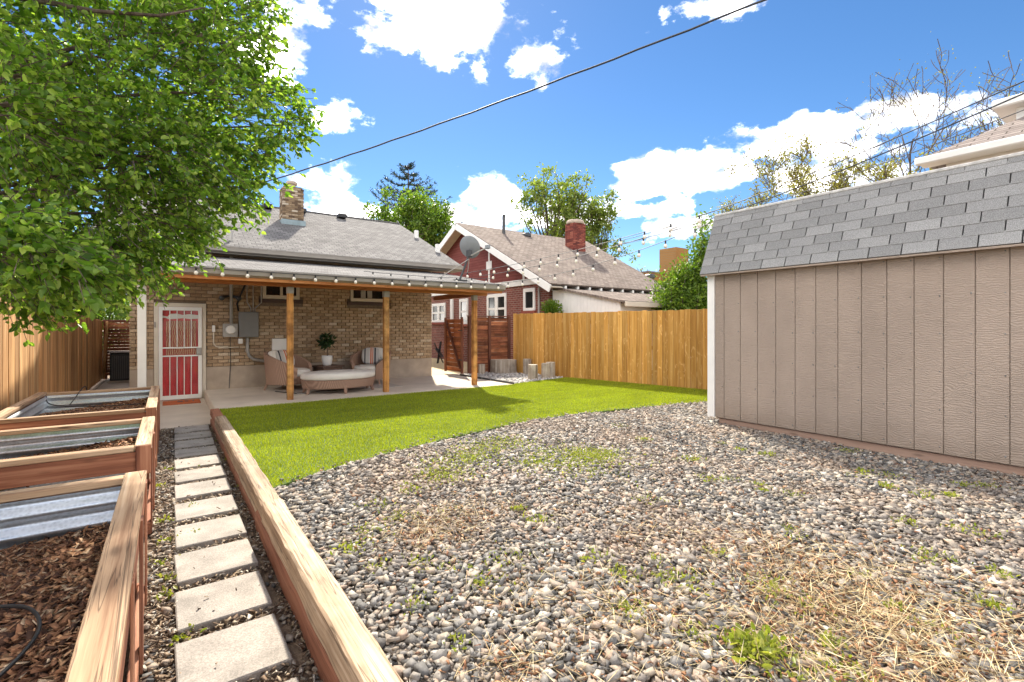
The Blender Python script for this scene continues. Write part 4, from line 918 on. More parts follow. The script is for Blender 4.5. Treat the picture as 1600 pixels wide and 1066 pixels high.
# ------------------------------------------------------------------ raised beds
def corr(x0, y0, x1, y1, z0, z1, name, parent):
    """corrugated sheet, waves stacked in z"""
    d = Vector((x1 - x0, y1 - y0, 0)); nv = Vector((-d.y, d.x, 0)).normalized(); n = 64; vs = []
    for i in range(n + 1):
        z = z0 + (z1 - z0) * i / n; o = 0.017 * math.sin(2 * math.pi * (z - z0) / 0.105)
        vs += [Vector((x0, y0, z)) + nv * o, Vector((x1, y1, z)) + nv * o]
    for i in range(n + 1):
        z = z0 + (z1 - z0) * i / n; o = 0.017 * math.sin(2 * math.pi * (z - z0) / 0.105) - 0.002
        vs += [Vector((x0, y0, z)) + nv * o, Vector((x1, y1, z)) + nv * o]
    k_ = 2 * (n + 1)
    MB().add(vs, [(2 * i, 2 * i + 1, 2 * i + 3, 2 * i + 2) for i in range(n)] + [(k_ + 2 * i + 2, k_ + 2 * i + 3, k_ + 2 * i + 1, k_ + 2 * i) for i in range(n)]).build(name, M['steel'], parent, smooth=True)
def bed(y0, y1, H, soil, label, slats, x0=-1.47, x1=-0.10):
    t = thing('raised_bed', label, 'raised bed', ((x0 + x1) / 2, (y0 + y1) / 2, 0), 'raised garden beds')
    cw, ct = 0.092, 0.038
    for a in (x0, x1 - 0.102): MB().box(a, a + 0.102, y0, y1, H - ct, H, 0.005).build('top_rail', M['cap_y'], t)
    for a in (y0 + 0.0, y1 - cw): MB().box(x0 + 0.104, x1 - 0.104, a + 0.004, a + cw + 0.006, H - ct - 0.012, H - 0.012, 0.005).build('top_rail', M['cap_x'], t)
    for yy in (y0 + 0.004, y1 - 0.044):
        MB().box(x0 + 0.03, x1 - 0.03, yy, yy + 0.038, H - ct - 0.16, H - ct - 0.014, 0.004).build('side_board', M['bed_x'], t)
        MB().box(x0 + 0.03, x1 - 0.03, yy, yy + 0.038, 0.0, 0.09, 0.004).build('side_board', M['bed_x'], t)
    for xx in (x0 + 0.004, x1 - 0.042):
        MB().box(xx, xx + 0.036, y0 + 0.05, y1 - 0.05, H - ct - 0.14, H - ct - 0.002, 0.004).build('side_board', M['bed_y'], t)
        MB().box(xx, xx + 0.036, y0 + 0.05, y1 - 0.05, 0.0, 0.09, 0.004).build('side_board', M['bed_y'], t)
    for xx in (x0 + 0.043, x1 - 0.085):
        for yy in (y0 + 0.045, y1 - 0.087): MB().box(xx, xx + 0.04, yy, yy + 0.04, 0.0, H - ct - 0.003, 0.004).build('corner_post', M['bed_z'], t)
    MB().box(x1 - 0.095, x1 - 0.002, y0 - 0.018, y0 - 0.001, H - 0.22, H - 0.004, 0.003).build('corner_board', M['bed_z'], t)
    for i in range(slats):
        yy = y0 + 0.1 + (y1 - y0 - 0.2) * i / (slats - 1); MB().box(x1 - 0.006, x1 + 0.004 + 0.004 * (i % 2), yy - 0.045, yy + 0.045, 0.0, H - ct - 0.004, 0.002).build('side_stud', M['bed_z'], t)
    for yy in (y0 + 0.106, y1 - 0.106): corr(x0 + 0.09, yy, x1 - 0.09, yy, 0.02, H - ct - 0.01, 'steel_panel', t)
    for xx in (x0 + 0.106, x1 - 0.098): corr(xx, y0 + 0.09, xx, y1 - 0.09, 0.02, H - ct - 0.01, 'steel_panel', t)
    # soil
    nx, ny = 24, 30; vs = []; X0, X1, Y0, Y1 = x0 + 0.105, x1 - 0.105, y0 + 0.105, y1 - 0.105
    hz = lambda x, y: soil + 0.05 * math.sin(3.1 * x + 1.3 * y) * math.cos(2.3 * y) + 0.07 * max(0, (x - x0) / (x1 - x0)) - 0.05
    for j_ in range(ny + 1):
        for i in range(nx + 1):
            x, y = X0 + (X1 - X0) * i / nx, Y0 + (Y1 - Y0) * j_ / ny; vs.append((x, y, hz(x, y) + random.uniform(-.006, .006)))
    MB().add(vs, [(j_ * (nx + 1) + i, j_ * (nx + 1) + i + 1, (j_ + 1) * (nx + 1) + i + 1, (j_ + 1) * (nx + 1) + i) for j_ in range(ny) for i in range(nx)]).build('soil', M['soil'], t)
    # chips
    n = int((X1 - X0) * (Y1 - Y0) * 5200); p = np.column_stack([rng.uniform(X0 + .01, X1 - .01, n), rng.uniform(Y0 + .01, Y1 - .01, n)])
    P = np.column_stack([p, [hz(x, y) + 0.006 for x, y in p]]); P[:, 2] += rng.uniform(0, 0.018, n)
    return P
def chips(P, name, mat, label, lo=0.010, hi=0.032, cat='mulch'):
    n = len(P); L_ = rng.uniform(lo, hi, n); sc = np.column_stack([L_, L_ * rng.uniform(0.25, 0.6, n), L_ * rng.uniform(0.08, 0.2, n)])
    C = np.array([(-1, -.7, 0), (-.6, .8, .3), (1, .9, 0), (.8, -1, .2), (-.9, -.5, -1), (.9, .6, -1)], float)
    V = C[None] * rng.uniform(0.7, 1.3, (n, 6, 3)) * sc[:, None, :]
    V = np.einsum('nij,nvj->nvi', rotm(n, 1.3), V) + P[:, None, :]
    f = np.array([(0, 1, 2), (0, 2, 3), (0, 4, 1), (1, 4, 5), (1, 5, 2), (2, 5, 3), (3, 5, 4), (3, 4, 0)])
    F = (f[None] + (np.arange(n) * 6)[:, None, None])[:, :, ::-1].reshape(-1, 3)
    return stuff(link(name, npmesh(name, V.reshape(-1, 3), F, mat)), label, cat)
P1 = bed(6.80, 9.30, 0.70, 0.47, 'far raised bed of corrugated steel and redwood near the door', 4)
P2 = bed(4.62, 6.05, 0.71, 0.50, 'middle raised bed of corrugated steel and redwood', 3)
P3 = bed(0.75, 3.62, 0.75, 0.47, 'nearest raised bed of corrugated steel with cracked redwood rail', 5)
chips(P1, 'mulch', M['mulch'], 'brown bark mulch filling the far raised bed')
chips(P2, 'mulch', M['mulch'], 'brown bark mulch filling the middle raised bed')
chips(P3, 'mulch', M['mulch'], 'brown bark mulch filling the nearest raised bed', 0.008, 0.028)
def hose(pts, label, r=0.0065): 
    # smooth through points
    P = [Vector(q) for q in pts]; out = []
    for i in range(len(P) - 1):
        p0, p1, p2, p3 = P[max(i - 1, 0)], P[i], P[i + 1], P[min(i + 2, len(P) - 1)]
        for k_ in range(6):
            t_ = k_ / 6; out.append(0.5 * ((2 * p1) + (p2 - p0) * t_ + (2 * p0 - 5 * p1 + 4 * p2 - p3) * t_ ** 2 + (3 * p1 - p0 - 3 * p2 + p3) * t_ ** 3))
    out.append(P[-1]); tag(MB().tube(out, r, 7).build('drip_hose', M['black'], smooth=True), label, 'hose', 'black drip irrigation hoses')
hose([(-0.92, 3.2, 0.50), (-0.85, 3.0, 0.52), (-0.72, 2.75, 0.53), (-0.55, 2.62, 0.55), (-0.42, 2.5, 0.56), (-0.36, 2.3, 0.56), (-0.40, 2.1, 0.555), (-0.5, 1.9, 0.55)], 'black drip hose curling over the mulch in the nearest bed')
hose([(-1.36, 9.15, 0.66), (-1.3, 9.0, 0.56), (-1.0, 8.75, 0.53), (-0.6, 8.5, 0.54), (-0.3, 8.4, 0.55)], 'black drip hose along the far bed')
hose([(-1.0, 9.75, 0.62), (-0.98, 9.45, 0.73), (-1.0, 9.24, 0.72), (-1.06, 9.05, 0.60), (-1.08, 8.85, 0.55)], 'black drip hose hanging over the far bed rail')

# ------------------------------------------------------------------ path litter and weeds
pa = np.column_stack([rng.uniform(-0.09, 0.58, 15000), rng.uniform(1.4, 9.35, 15000)])
on = np.zeros(len(pa), bool)
for y in FE: on |= (pa[:, 0] > 0.055) & (pa[:, 0] < 0.535) & (pa[:, 1] > y + 0.008) & (pa[:, 1] < y + 0.458)
keep = ~on | (rng.uniform(size=len(pa)) < 0.006); pa = pa[keep]
chips(np.column_stack([pa, np.where(on[keep], 0.032, 0.004) + rng.uniform(-0.01, 0.012, len(pa))]), 'leaf_litter', M['litter'], 'dry leaf litter and chips between the stepping stones', 0.006, 0.024, 'litter')
pb = jgrid(-0.09, 0.06, 1.4, 9.3, 0.035); pb = pb[rng.uniform(size=len(pb)) < 0.6]
pc_ = jgrid(0.53, 0.575, 1.4, 9.3, 0.05); pb = np.vstack([pb, pc_[rng.uniform(size=len(pc_)) < 0.4]])
stuff(stones(np.column_stack([pb, 0.0 + rng.uniform(-0.012, 0.008, len(pb))]), rng.uniform(0.008, 0.022, len(pb)), 'path_gravel', M['gravel']), 'small stones scattered along the sides of the path', 'gravel')
def groundpt(px, py, z=0.19):
    a = (px - 800) / 755; t_ = 755 * (EYE - z) / (py - 512); return ((s_ + a * c_) * t_, (c_ - a * s_) * t_)
wp = []; wh = []
def clump(px, py, rad, n, h, z=0.19):
    x, y = groundpt(px, py, z)
    q = rng.normal(size=(n, 2)) * rad; wp.append(np.column_stack([x + q[:, 0], y + q[:, 1], np.full(n, z)])); wh.append(rng.uniform(0.4, 1.0, n) * h)
for px, py, rad, n in ((890, 718, 0.30, 700), (930, 712, 0.15, 300), (840, 722, 0.12, 160), (760, 700, 0.2, 160), (790, 690, 0.2, 120), (690, 742, 0.14, 130), (740, 715, 0.15, 120), (700, 720, 0.2, 100)): clump(px, py, rad, int(n * 2.2), 0.034)
rw = random.Random(11)
for px, py in ((592, 790), (575, 830), (645, 880), (550, 855), (582, 885), (690, 890), (770, 900), (750, 915), (783, 868), (805, 795), (840, 810), (845, 815), (930, 872), (975, 900), (1030, 875), (1045, 900), (995, 965), (1060, 910), (975, 955), (1185, 760), (1140, 750), (1195, 765), (1240, 770), (1350, 735), (1395, 745), (1335, 738), (1390, 760), (1445, 770), (1480, 770), (1410, 815), (1250, 840), (1235, 825), (1455, 870), (1555, 950), (1530, 945), (1565, 900), (1230, 1010), (1290, 1005), (1310, 1050), (1350, 1055), (1245, 1060), (1480, 990), (1195, 910), (1220, 930), (1280, 960), (1500, 760), (1540, 755), (1110, 745), (1130, 692), (1160, 700), (1200, 712), (1320, 705), (1460, 700), (660, 940), (720, 1000), (1120, 860), (1090, 990), (1340, 900), (1400, 950), (1520, 830), (640, 765), (620, 810), (700, 800), (1020, 780), (1080, 720), (1000, 690), (960, 665)):
    clump(px + rw.uniform(-6, 6), py + rw.uniform(-4, 4), rw.uniform(0.025, 0.09), rw.randint(25, 80), rw.uniform(0.020, 0.042))
for px, py in ((258, 815), (262, 845), (255, 880), (268, 905), (262, 930), (287, 997), (300, 790), (310, 730), (250, 760), (262, 735), (300, 835), (345, 690), (352, 720), (375, 760)): clump(px, py, 0.03, 22, 0.05, 0.0)
wp = np.vstack(wp); wh = np.concatenate(wh); n = len(wp); d = unit(np.column_stack([rng.normal(size=(n, 2)), np.abs(rng.normal(size=n)) + 0.35]))
stuff(leaves(wp, d, wh, 0.45, 'weeds', M['weed'], None), 'small yellow green weeds sprouting through the gravel', 'weeds')
wx, wy = groundpt(1180, 1020); n = 420; d = unit(np.column_stack([rng.normal(size=(n, 2)), np.abs(rng.normal(size=n)) * 0.7 + 0.25]))
t = thing('weed_plant', 'largest leafy green weed in the gravel near the bottom edge', 'weed', (wx, wy, YARD))
b0 = np.column_stack([wx + rng.normal(size=n) * 0.05, wy + rng.normal(size=n) * 0.05, YARD + rng.uniform(0.0, 0.05, n)])
leaves(b0, d, rng.uniform(0.02, 0.05, n), 0.5, 'foliage', M['weed'], t)
MB().tube([(wx, wy, YARD - 0.02), (wx + 0.01, wy, YARD + 0.05)], 0.006, 5).build('stem', M['weed'], t)
sp_ = []
for px, py, rad, n in ((1350, 990, 0.32, 300), (1430, 1040, 0.28, 260), (1300, 920, 0.25, 160), (1230, 870, 0.2, 90), (1500, 960, 0.35, 150), (1560, 1010, 0.35, 150), (660, 830, 0.15, 80), (740, 800, 0.2, 80), (870, 930, 0.2, 80), (1060, 1000, 0.2, 90), (1000, 830, 0.3, 60), (980, 960, 0.15, 60), (1180, 1000, 0.2, 90), (830, 1040, 0.12, 60)):
    x, y = groundpt(px, py); q = rng.normal(size=(n, 2)) * rad; q = np.vstack([q, rng.normal(size=(2 * n, 2)) * rad * 1.3]); sp_.append(np.column_stack([x + q[:, 0], y + q[:, 1]]))
dp = np.vstack(sp_ + [np.column_stack([rng.uniform(0.9, 6.5, 2500), rng.uniform(0.5, 5.2, 2500)])]); dp = dp[(dp[:, 0] < SX - 0.05) & (dp[:, 0] > 0.85) & (dp[:, 1] < turf_front(dp[:, 0]) - 0.05)]
dp = dp + rng.normal(size=dp.shape) * 0.04
chips(np.column_stack([dp, YARD + rng.uniform(0.0, 0.022, len(dp))]), 'debris', M['mulch'], 'brown leaf and bark debris scattered over the gravel', 0.006, 0.02, 'debris')
sp_ = np.vstack(sp_); sp_ = sp_[(sp_[:, 0] < SX - 0.1) & (sp_[:, 0] > 0.9)]; n = len(sp_)
d = unit(np.column_stack([rng.normal(size=(n, 2)), np.abs(rng.normal(size=n)) * 0.3]))
stuff(leaves(np.column_stack([sp_, YARD + rng.uniform(0.005, 0.03, n)]), d, rng.uniform(0.04, 0.15, n), 0.024, 'dry_grass', M['straw'], None), 'dry straw coloured grass strands lying on the gravel', 'dry grass')

# ------------------------------------------------------------------ trees
def branchtree(base, height, spread, levels, seed, r0, nb=(3, 5), upb=0.55, split=0.55, first=0.35):
    """returns MB with limbs and array of twig tips (pos, dir)"""
    rg = random.Random(seed); m = MB(); tips = []
    def grow(p, d, L_, r_, lv):
        n_ = 4; pts = [p]; rad = [r_]; q = p.copy(); dd_ = d.copy()
        for i in range(n_):
            dd_ = (dd_ + Vector((rg.gauss(0, .13), rg.gauss(0, .13), rg.gauss(0.04, .1)))).normalized(); q = q + dd_ * (L_ / n_); pts.append(q.copy()); rad.append(max(0.02, r_ * (1 - 0.42 * (i + 1) / n_)))
            if lv > 0 and i >= 1 and lv < levels:
                for _ in range(rg.randint(1, 2)):
                    if lv == 1: break
        m.tube(pts, rad, 6 if lv > levels - 2 else 4, False)
        if lv <= 2: tips.extend([(pts[i], (pts[i] - pts[i - 1]).normalized()) for i in range(1, len(pts))])
        if lv == 0: return
        for k_ in range(rg.randint(*nb)):
            i = rg.choice([2, 3, 4]); b_ = Vector((rg.gauss(0, 1), rg.gauss(0, 1), rg.gauss(upb, .5) * 0.8)).normalized()
            nd = (dd_ * (1 - split) + b_ * split * Vector((spread, spread, 1)).length / 1.5).normalized()
            grow(pts[i], nd, L_ * rg.uniform(0.55, 0.8), rad[i] * rg.uniform(0.5, 0.7), lv - 1)
    grow(Vector(base), Vector((rg.gauss(0, .05), rg.gauss(0, .05), 1)).normalized(), height * first, r0, levels)
    return m, tips
def leafy(tips, per, spreadr, size, name, mat, parent, wd=0.6):
    P = np.array([t_[0] for t_ in tips]); D = np.array([t_[1] for t_ in tips]); P = np.repeat(P, per, 0); D = np.repeat(D, per, 0); n = len(P)
    P = P + rng.normal(size=(n, 3)) * spreadr; d = unit(D * 0.5 + rng.normal(size=(n, 3)))
    return leaves(P, d, rng.uniform(0.6, 1.2, n) * size, wd, name, mat, parent)
def fartree(name, label, base, height, spread, levels, seed, r0, per, sr, size, mat, group=None, **kw):
    t = thing(name, label, 'tree', base, group); m, tips = branchtree(base, height, spread, levels, seed, r0, **kw)
    m.build('trunk', M['bark'], t); 
    per = int(per) if per >= 1 else per
    if per < 1: tips = [q for q in tips if random.random() < per]; per = 1
    leafy(tips, per, sr, size, 'crown', mat, t)
    return t

# big tree at the left whose crown hangs into the picture
t = thing('leafy_tree', 'large leafy green tree overhanging the raised beds from the left', 'tree', (-2.9, 4.6, 0))
trunk = Vector((-2.9, 4.6, 0))
EL = [(120, 60, 3.9, 1.30), (260, 190, 3.9, 0.98), (160, 300, 3.7, 0.88), (345, 60, 4.1, 0.50), (290, 245, 4.1, 0.60), (200, 355, 4.0, 0.45), (40, 420, 3.6, 0.48), (250, 400, 4.2, 0.17), (70, 470, 3.7, 0.20), (135, 405, 3.7, 0.38),
      (-160, 60, 3.8, 1.4), (-120, 300, 3.5, 0.9), (430, 150, 4.5, 0.30), (455, 195, 4.6, 0.22), (372, 292, 4.3, 0.22), (150, -160, 4.0, 1.2), (400, 20, 4.4, 0.28), (165, 425, 4.0, 0.24), (405, 235, 4.5, 0.14), (300, 350, 4.2, 0.18), (-350, -100, 4.2, 1.3), (0, 395, 2.35, 0.22), (70, 395, 2.35, 0.17), (125, 405, 2.4, 0.10), (20, 345, 2.3, 0.17), (30, 180, 2.9, 0.5)]
tw = MB(); LP, LD, LS = [], [], []; rt = random.Random(21)
vol = [e[3] ** 2.2 for e in EL]; tot = sum(vol)
limbs = MB(); limbs.tube([trunk + Vector((0, 0, -0.1)), trunk + Vector((0.1, 0, 1.0)), trunk + Vector((0.3, 0.05, 1.9))], [0.20, 0.16, 0.14], 12)
fork = trunk + Vector((0.3, 0.05, 1.9))
for (px, py, dpt, r_), vv in zip(EL, vol):
    c_e = PD(px, py, dpt); r_ = r_ - 0.15 if r_ > 0.35 else r_ * 0.62
    mid = fork.lerp(c_e, 0.5) + Vector((rt.gauss(0, .08), rt.gauss(0, .08), 0.18 + rt.gauss(0, .08)))
    limbs.tube([fork, fork.lerp(mid, 0.5) + Vector((0, 0, .07)), mid, mid.lerp(c_e, 0.55) + Vector((0, 0, 0.05)), c_e], [0.034, 0.026, 0.017, 0.010, 0.004], 6, False)
    N = max(30, int(8000 * vv / tot)); hub_ = mid.lerp(c_e, 0.55)
    for _ in range(N):
        v = Vector((rt.gauss(0, 1), rt.gauss(0, 1), rt.gauss(0, 1))).normalized(); rr_ = r_ * rt.uniform(0.25, 1.08) ** 0.6
        p = c_e + v * rr_
        d_ = (v * 0.6 + (p - hub_).normalized() * 0.6 + Vector((0.12, 0, -0.30)) + Vector((rt.gauss(0, .3), rt.gauss(0, .3), rt.gauss(0, .3)))).normalized()
        L_ = rt.uniform(0.12, 0.26); q = p + d_ * L_ + Vector((0, 0, -0.02))
        tw.tube([p - d_ * 0.06, p.lerp(q, 0.5) + Vector((0, 0, 0.01)), q], [0.0035, 0.0025, 0.0015], 3, False)
        near = dpt < 2.6
        for k_ in range(rt.randint(10, 15)):
            u_ = rt.uniform(0, 1); LP.append(p.lerp(q, u_)); LD.append((d_ * 0.6 + Vector((rt.gauss(0, .7), rt.gauss(0, .7), rt.gauss(-.1, .5)))).normalized()); LS.append(rt.choice((rt.uniform(0.026, 0.045), rt.uniform(0.04, 0.066))))
limbs.build('trunk', M['bark'], t); tw.build('twigs', M['bark'], t)
lv = leaves(np.array([tuple(v) for v in LP]), np.array([tuple(v) for v in LD]), np.array(LS), 0.62, 'crown', M['apple_leaf'], t, 0.18, 0.12)
tag(lv, None)
b_ = MB().tube([PD(-60, -20, 4.0), PD(80, 5, 3.6), PD(150, 18, 3.3), PD(250, 25, 3.3), PD(320, 12, 3.4)], [0.03, 0.02, 0.014, 0.01, 0.004], 7); b_.build('branch', M['bark'], t)

# trees beyond the fences
def crowntree(name, label, base, ctr, rad, ncl, nleaf, size, sig, mat, seed, r0=0.25):
    t = thing(name, label, 'tree', base); rg = random.Random(seed); B = Vector(base); C_ = Vector(ctr); m = MB()
    f0 = Vector((B.x, B.y, ctr[2] - rad[2] * 0.95)); m.tube([B, B.lerp(f0, 0.5), f0], [r0, r0 * 0.85, r0 * 0.7], 8)
    pts = []
    for i in range(ncl):
        v = Vector((rg.gauss(0, 1), rg.gauss(0, 1), rg.gauss(0.1, 1))).normalized() * rg.uniform(0.35, 1.0) ** 0.6 * rg.choice((1, 1, 1, 1.12))
        p = C_ + Vector((v.x * rad[0], v.y * rad[1], v.z * rad[2])); a = f0.lerp(p, 0.3) + Vector((0, 0, rad[2] * 0.12)); b = f0.lerp(p, 0.68) + Vector((rg.gauss(0, .15), rg.gauss(0, .15), 0.15))
        m.tube([f0, a, b, p], [r0 * 0.35, r0 * 0.22, r0 * 0.12, 0.015], 5, False); pts.append((p, sig)); pts.append((b.lerp(p, rg.uniform(0.2, 0.8)), sig * 0.8))
        for q in range(3):
            e = b.lerp(p, rg.uniform(0.3, 1)); g = e + Vector((rg.gauss(0, 1), rg.gauss(0, 1), rg.gauss(0.3, 1))) * sig * 1.2; m.tube([e, g], [0.022, 0.012], 3, False); pts.append((g, sig * 0.5))
    m.build('trunk', M['bark'], t)
    w = rng.integers(0, len(pts), nleaf); P = np.array([tuple(p[0]) for p in pts])[w] + rng.normal(size=(nleaf, 3)) * np.array([p[1] for p in pts])[w][:, None] * 0.75
    leaves(P, unit(rng.normal(size=(nleaf, 3))), rng.uniform(0.6, 1.25, nleaf) * size, 0.55, 'crown', mat, t)
b0 = PD(645, 512, 30); crowntree('bright_tree', 'bright green bushy tree behind the brick house ridge', (b0.x, b0.y, 0), (b0.x, b0.y, 7.7), (2.35, 2.3, 2.1), 60, 16000, 0.20, 0.42, M['bright_leaf'], 4)
b0 = PD(862, 512, 36); b1 = PD(868, 512, 36); crowntree('open_tree', 'spreading tree with loose pale leaves behind the red brick house', (b0.x, b0.y, 0), (b1.x, b1.y, 9.2), (3.1, 3.1, 4.1), 62, 9500, 0.22, 0.42, M['pale_leaf'], 9, 0.35)
b0 = PD(938, 512, 37); b1 = PD(935, 512, 37); crowntree('open_tree', 'smaller loose leaved tree behind the red chimney', (b0.x, b0.y, 0), (b1.x, b1.y, 8.6), (2.0, 2.0, 3.6), 34, 5200, 0.22, 0.38, M['pale_leaf'], 10, 0.25)
# conifer
cb = PD(638, 512, 42); t = thing('conifer_tree', 'dark sparse conifer top rising behind the bright green tree', 'tree', (cb.x, cb.y, 0)); H_ = 15.9
m = MB().tube([(cb.x, cb.y, 0), (cb.x, cb.y, 8), (cb.x, cb.y, H_)], [0.35, 0.2, 0.02], 8)
tp = []; rg = random.Random(2)
z = 6.0
while z < H_ - 0.15:
    f_ = (H_ - z) / 10; 
    for k_ in range(rg.randint(4, 6)):
        a = rg.uniform(0, 6.283); L_ = 0.35 + 6.6 * f_ ** 0.8 * rg.uniform(0.75, 1.1)
        pts = [Vector((cb.x, cb.y, z)) + Vector((math.cos(a), math.sin(a), 0)) * L_ * u_ + Vector((0, 0, -0.10 * L_ * math.sin(u_ * 2.6) + 0.34 * L_ * u_ ** 2)) for u_ in (0, .25, .5, .75, 1)]
        m.tube(pts, [0.05, 0.04, 0.03, 0.02, 0.008], 4, False)
        for i in range(int(L_ * 9) + 3):
            u_ = rg.uniform(0.15, 1); j_ = min(3, int(u_ * 4)); p = pts[j_].lerp(pts[j_ + 1], u_ * 4 - j_); tp.append((p, (pts[j_ + 1] - pts[j_]).normalized()))
    z += rg.uniform(0.4, 0.6)
m.build('trunk', M['bark'], t); leafy(tp, 5, 0.06, 0.22, 'crown', M['needle'], t, 0.28)
# bush by the shed
bb_ = PD(1070, 512, 14.5); t = thing('leafy_bush', 'tall leafy green bush between the golden fence and shed roof', 'bush', (bb_.x, bb_.y, 0))
m = MB(); tp = []
for i in range(60):
    a = rg.uniform(0, 6.283); rr_ = rg.uniform(0, 1.0) ; hgt = rg.uniform(2.2, 3.6) if rr_ > 0.5 else rg.uniform(3.0, 4.9)
    sft = Vector((0.5, -0.35, 0)) * (1 if hgt > 3.5 else 0)
    top = Vector((bb_.x, bb_.y, hgt)) + Vector((math.cos(a), math.sin(a), 0)) * rr_ * 0.95 * (1 if hgt < 3.2 else 0.45) + sft
    pts = [Vector((bb_.x + rg.gauss(0, .1), bb_.y + rg.gauss(0, .1), 0)), Vector((bb_.x, bb_.y, 0)).lerp(top, 0.5) + Vector((rg.gauss(0, .12), rg.gauss(0, .12), 0.1)), top]
    m.tube(pts, [0.03, 0.02, 0.006], 4, False)
    for q in range(16): u_ = rg.uniform(0.35, 1); p = pts[1].lerp(pts[2], (u_ - .35) / .65); tp.append((p, (pts[2] - pts[1]).normalized()))
m.build('stems', M['bark'], t); leafy(tp, 15, 0.17, 0.11, 'crown', M['bright_leaf'], t, 0.5)
# budding trees at right
G = 'budding trees behind the shed'
fartree('budding_tree', 'tall nearly bare tree rising beside the pale neighbouring eave', tuple(PD(1505, 512, 34).xy) + (0,), 27, 0.9, 5, 33, 0.6, 1, 0.3, 0.13, M['bud_leaf'], G, first=0.34, nb=(2, 4), upb=0.6)
fartree('budding_tree', 'nearly bare tree at the right edge of the sky', tuple(PD(1610, 512, 33).xy) + (0,), 27, 0.8, 5, 14, 0.6, 1, 0.3, 0.14, M['bud_leaf'], G, first=0.34, nb=(2, 4), upb=0.6)
fartree('budding_tree', 'low budding tree with yellow leaves behind the middle of the shed roof', tuple(PD(1290, 512, 32).xy) + (0,), 15.5, 1.0, 6, 17, 0.35, 3, 0.22, 0.15, M['bud_leaf'], G, first=0.34, nb=(2, 4), upb=0.6)
fartree('budding_tree', 'small budding tree just left of the pale eave', tuple(PD(1425, 512, 30).xy) + (0,), 16.0, 0.9, 5, 5, 0.35, 4, 0.2, 0.16, M['bud_leaf'], G, first=0.34, nb=(2, 4), upb=0.6)
fartree('budding_tree', 'distant bare tree between the red chimney and bush', tuple(PD(1000, 512, 45).xy) + (0,), 9.5, 0.9, 5, 8, 0.2, 1, 0.3, 0.2, M['bud_leaf'], G, first=0.34, nb=(2, 4))
# greenery beyond the left fence
fartree('street_tree', 'yellow green tree behind the slatted gate at left', (-3.0, 30, 0), 7.5, 1.2, 5, 12, 0.2, 12, 0.3, 0.2, M['bright_leaf'], first=0.3, nb=(3, 4))
fartree('street_tree', 'yellow green tree behind the left plank fence', (-5.8, 27, 0), 7.0, 1.2, 5, 22, 0.2, 12, 0.3, 0.2, M['bright_leaf'], first=0.3, nb=(3, 4))

def bush(name, label, ctr, rad, n, size, mat, cat='shrub'):
    t = thing(name, label, cat, (ctr[0], ctr[1], 0)); d = unit(rng.normal(size=(n, 3))); cl = unit(rng.normal(size=(40, 3))) * np.array(rad) * rng.uniform(0.3, 0.95, (40, 1)); w = rng.integers(0, 40, n)
    P = np.array(ctr) + cl[w] + rng.normal(size=(n, 3)) * np.array(rad) * 0.16
    leaves(P, unit(d + np.array([0, 0, 0.2])), rng.uniform(0.6, 1.2, n) * size, 0.55, 'crown', mat, t)
    m = MB()
    for c in cl[::3]: m.tube([(ctr[0], ctr[1], 0), tuple(np.array(ctr) + c * 0.4), tuple(np.array(ctr) + c)], [0.05, 0.03, 0.01], 4, False)
    m.build('stems', M['bark'], t)
bush('leafy_hedge', 'yellow green hedge showing above the slatted gate', (-2.2, 25.5, 2.2), (1.9, 1.0, 1.5), 5000, 0.13, M['bright_leaf'])
bush('leafy_hedge', 'yellow green hedge showing above the far left planks', (-4.6, 24.5, 2.4), (1.6, 1.2, 1.5), 4000, 0.13, M['bright_leaf'])

# ------------------------------------------------------------------ neighbour's red brick house
NX, NY0, NY1 = 10.5, 12.55, 23.9
nb_ = thing('red_brick_house', 'red brick bungalow with brown shingle gable roof behind the fence', 'house', (14, 18, 0))
MB().box(NX, 17.0, NY0, NY1, 0.0, 3.35).build('wall', M['red_brick'], nb_)
GY, GZ = 18.05, 6.05; EYv, EZv = 11.85, 3.02
sn = (GZ - EZv) / (GY - EYv)
RX0n, RX1n = 9.95, 17.6
r1 = slab([(RX0n, EYv, EZv), (RX1n - 1.2, EYv, EZv), (RX1n, GY, GZ), (RX0n, GY, GZ)], 0.07)
r2 = slab([(RX0n, GY + .003, GZ), (RX1n, GY + .003, GZ), (RX1n - 1.2, 2 * GY - EYv, EZv), (RX0n, 2 * GY - EYv, EZv)], 0.07)
r1.add(r2.v, r2.f); nroof = r1.build('roof', M['shingle_brown'], nb_)
for s1 in (1, -1):
    MB().bar((RX0n - 0.012, GY - s1 * (GY - EYv), EZv - 0.17), (RX0n - 0.012, GY - s1 * 0.02, GZ - 0.17), 0.05, 0.24).build('rake_board', M['white'], nb_)
    MB().bar((NX - 0.27, GY - s1 * (GY - EYv), EZv - 0.12), (NX - 0.27, GY - s1 * 0.02, GZ - 0.12), 0.5, 0.03).build('soffit', M['cream'], nb_)
MB().add([(NX - 0.02, NY0, 3.35), (NX - 0.02, NY1, 3.35), (NX - 0.02, NY1, EZv + (NY0 - EYv) * sn - 0.13), (NX - 0.02, GY, GZ - 0.15), (NX - 0.02, NY0, EZv + (NY0 - EYv) * sn - 0.13), (NX + 0.1, NY0, 3.35), (NX + 0.1, NY1, 3.35), (NX + 0.1, GY, GZ - 0.15)], [(0, 4, 3, 2, 1), (5, 6, 7)]).build('gable', M['red_shingle_wall'], nb_)
MB().box(NX - 0.06, NX - 0.021, NY0 - 0.1, NY1, 3.12, 3.34, 0.004).build('belt_board', M['white'], nb_)
for gy in (13.9, 16.2, 20): MB().box(NX - 0.045, NX - 0.021, gy, gy + 0.1, 3.35, EZv + (min(gy, 2 * GY - gy) - EYv) * sn - 0.18).build('batten', M['white'], nb_)
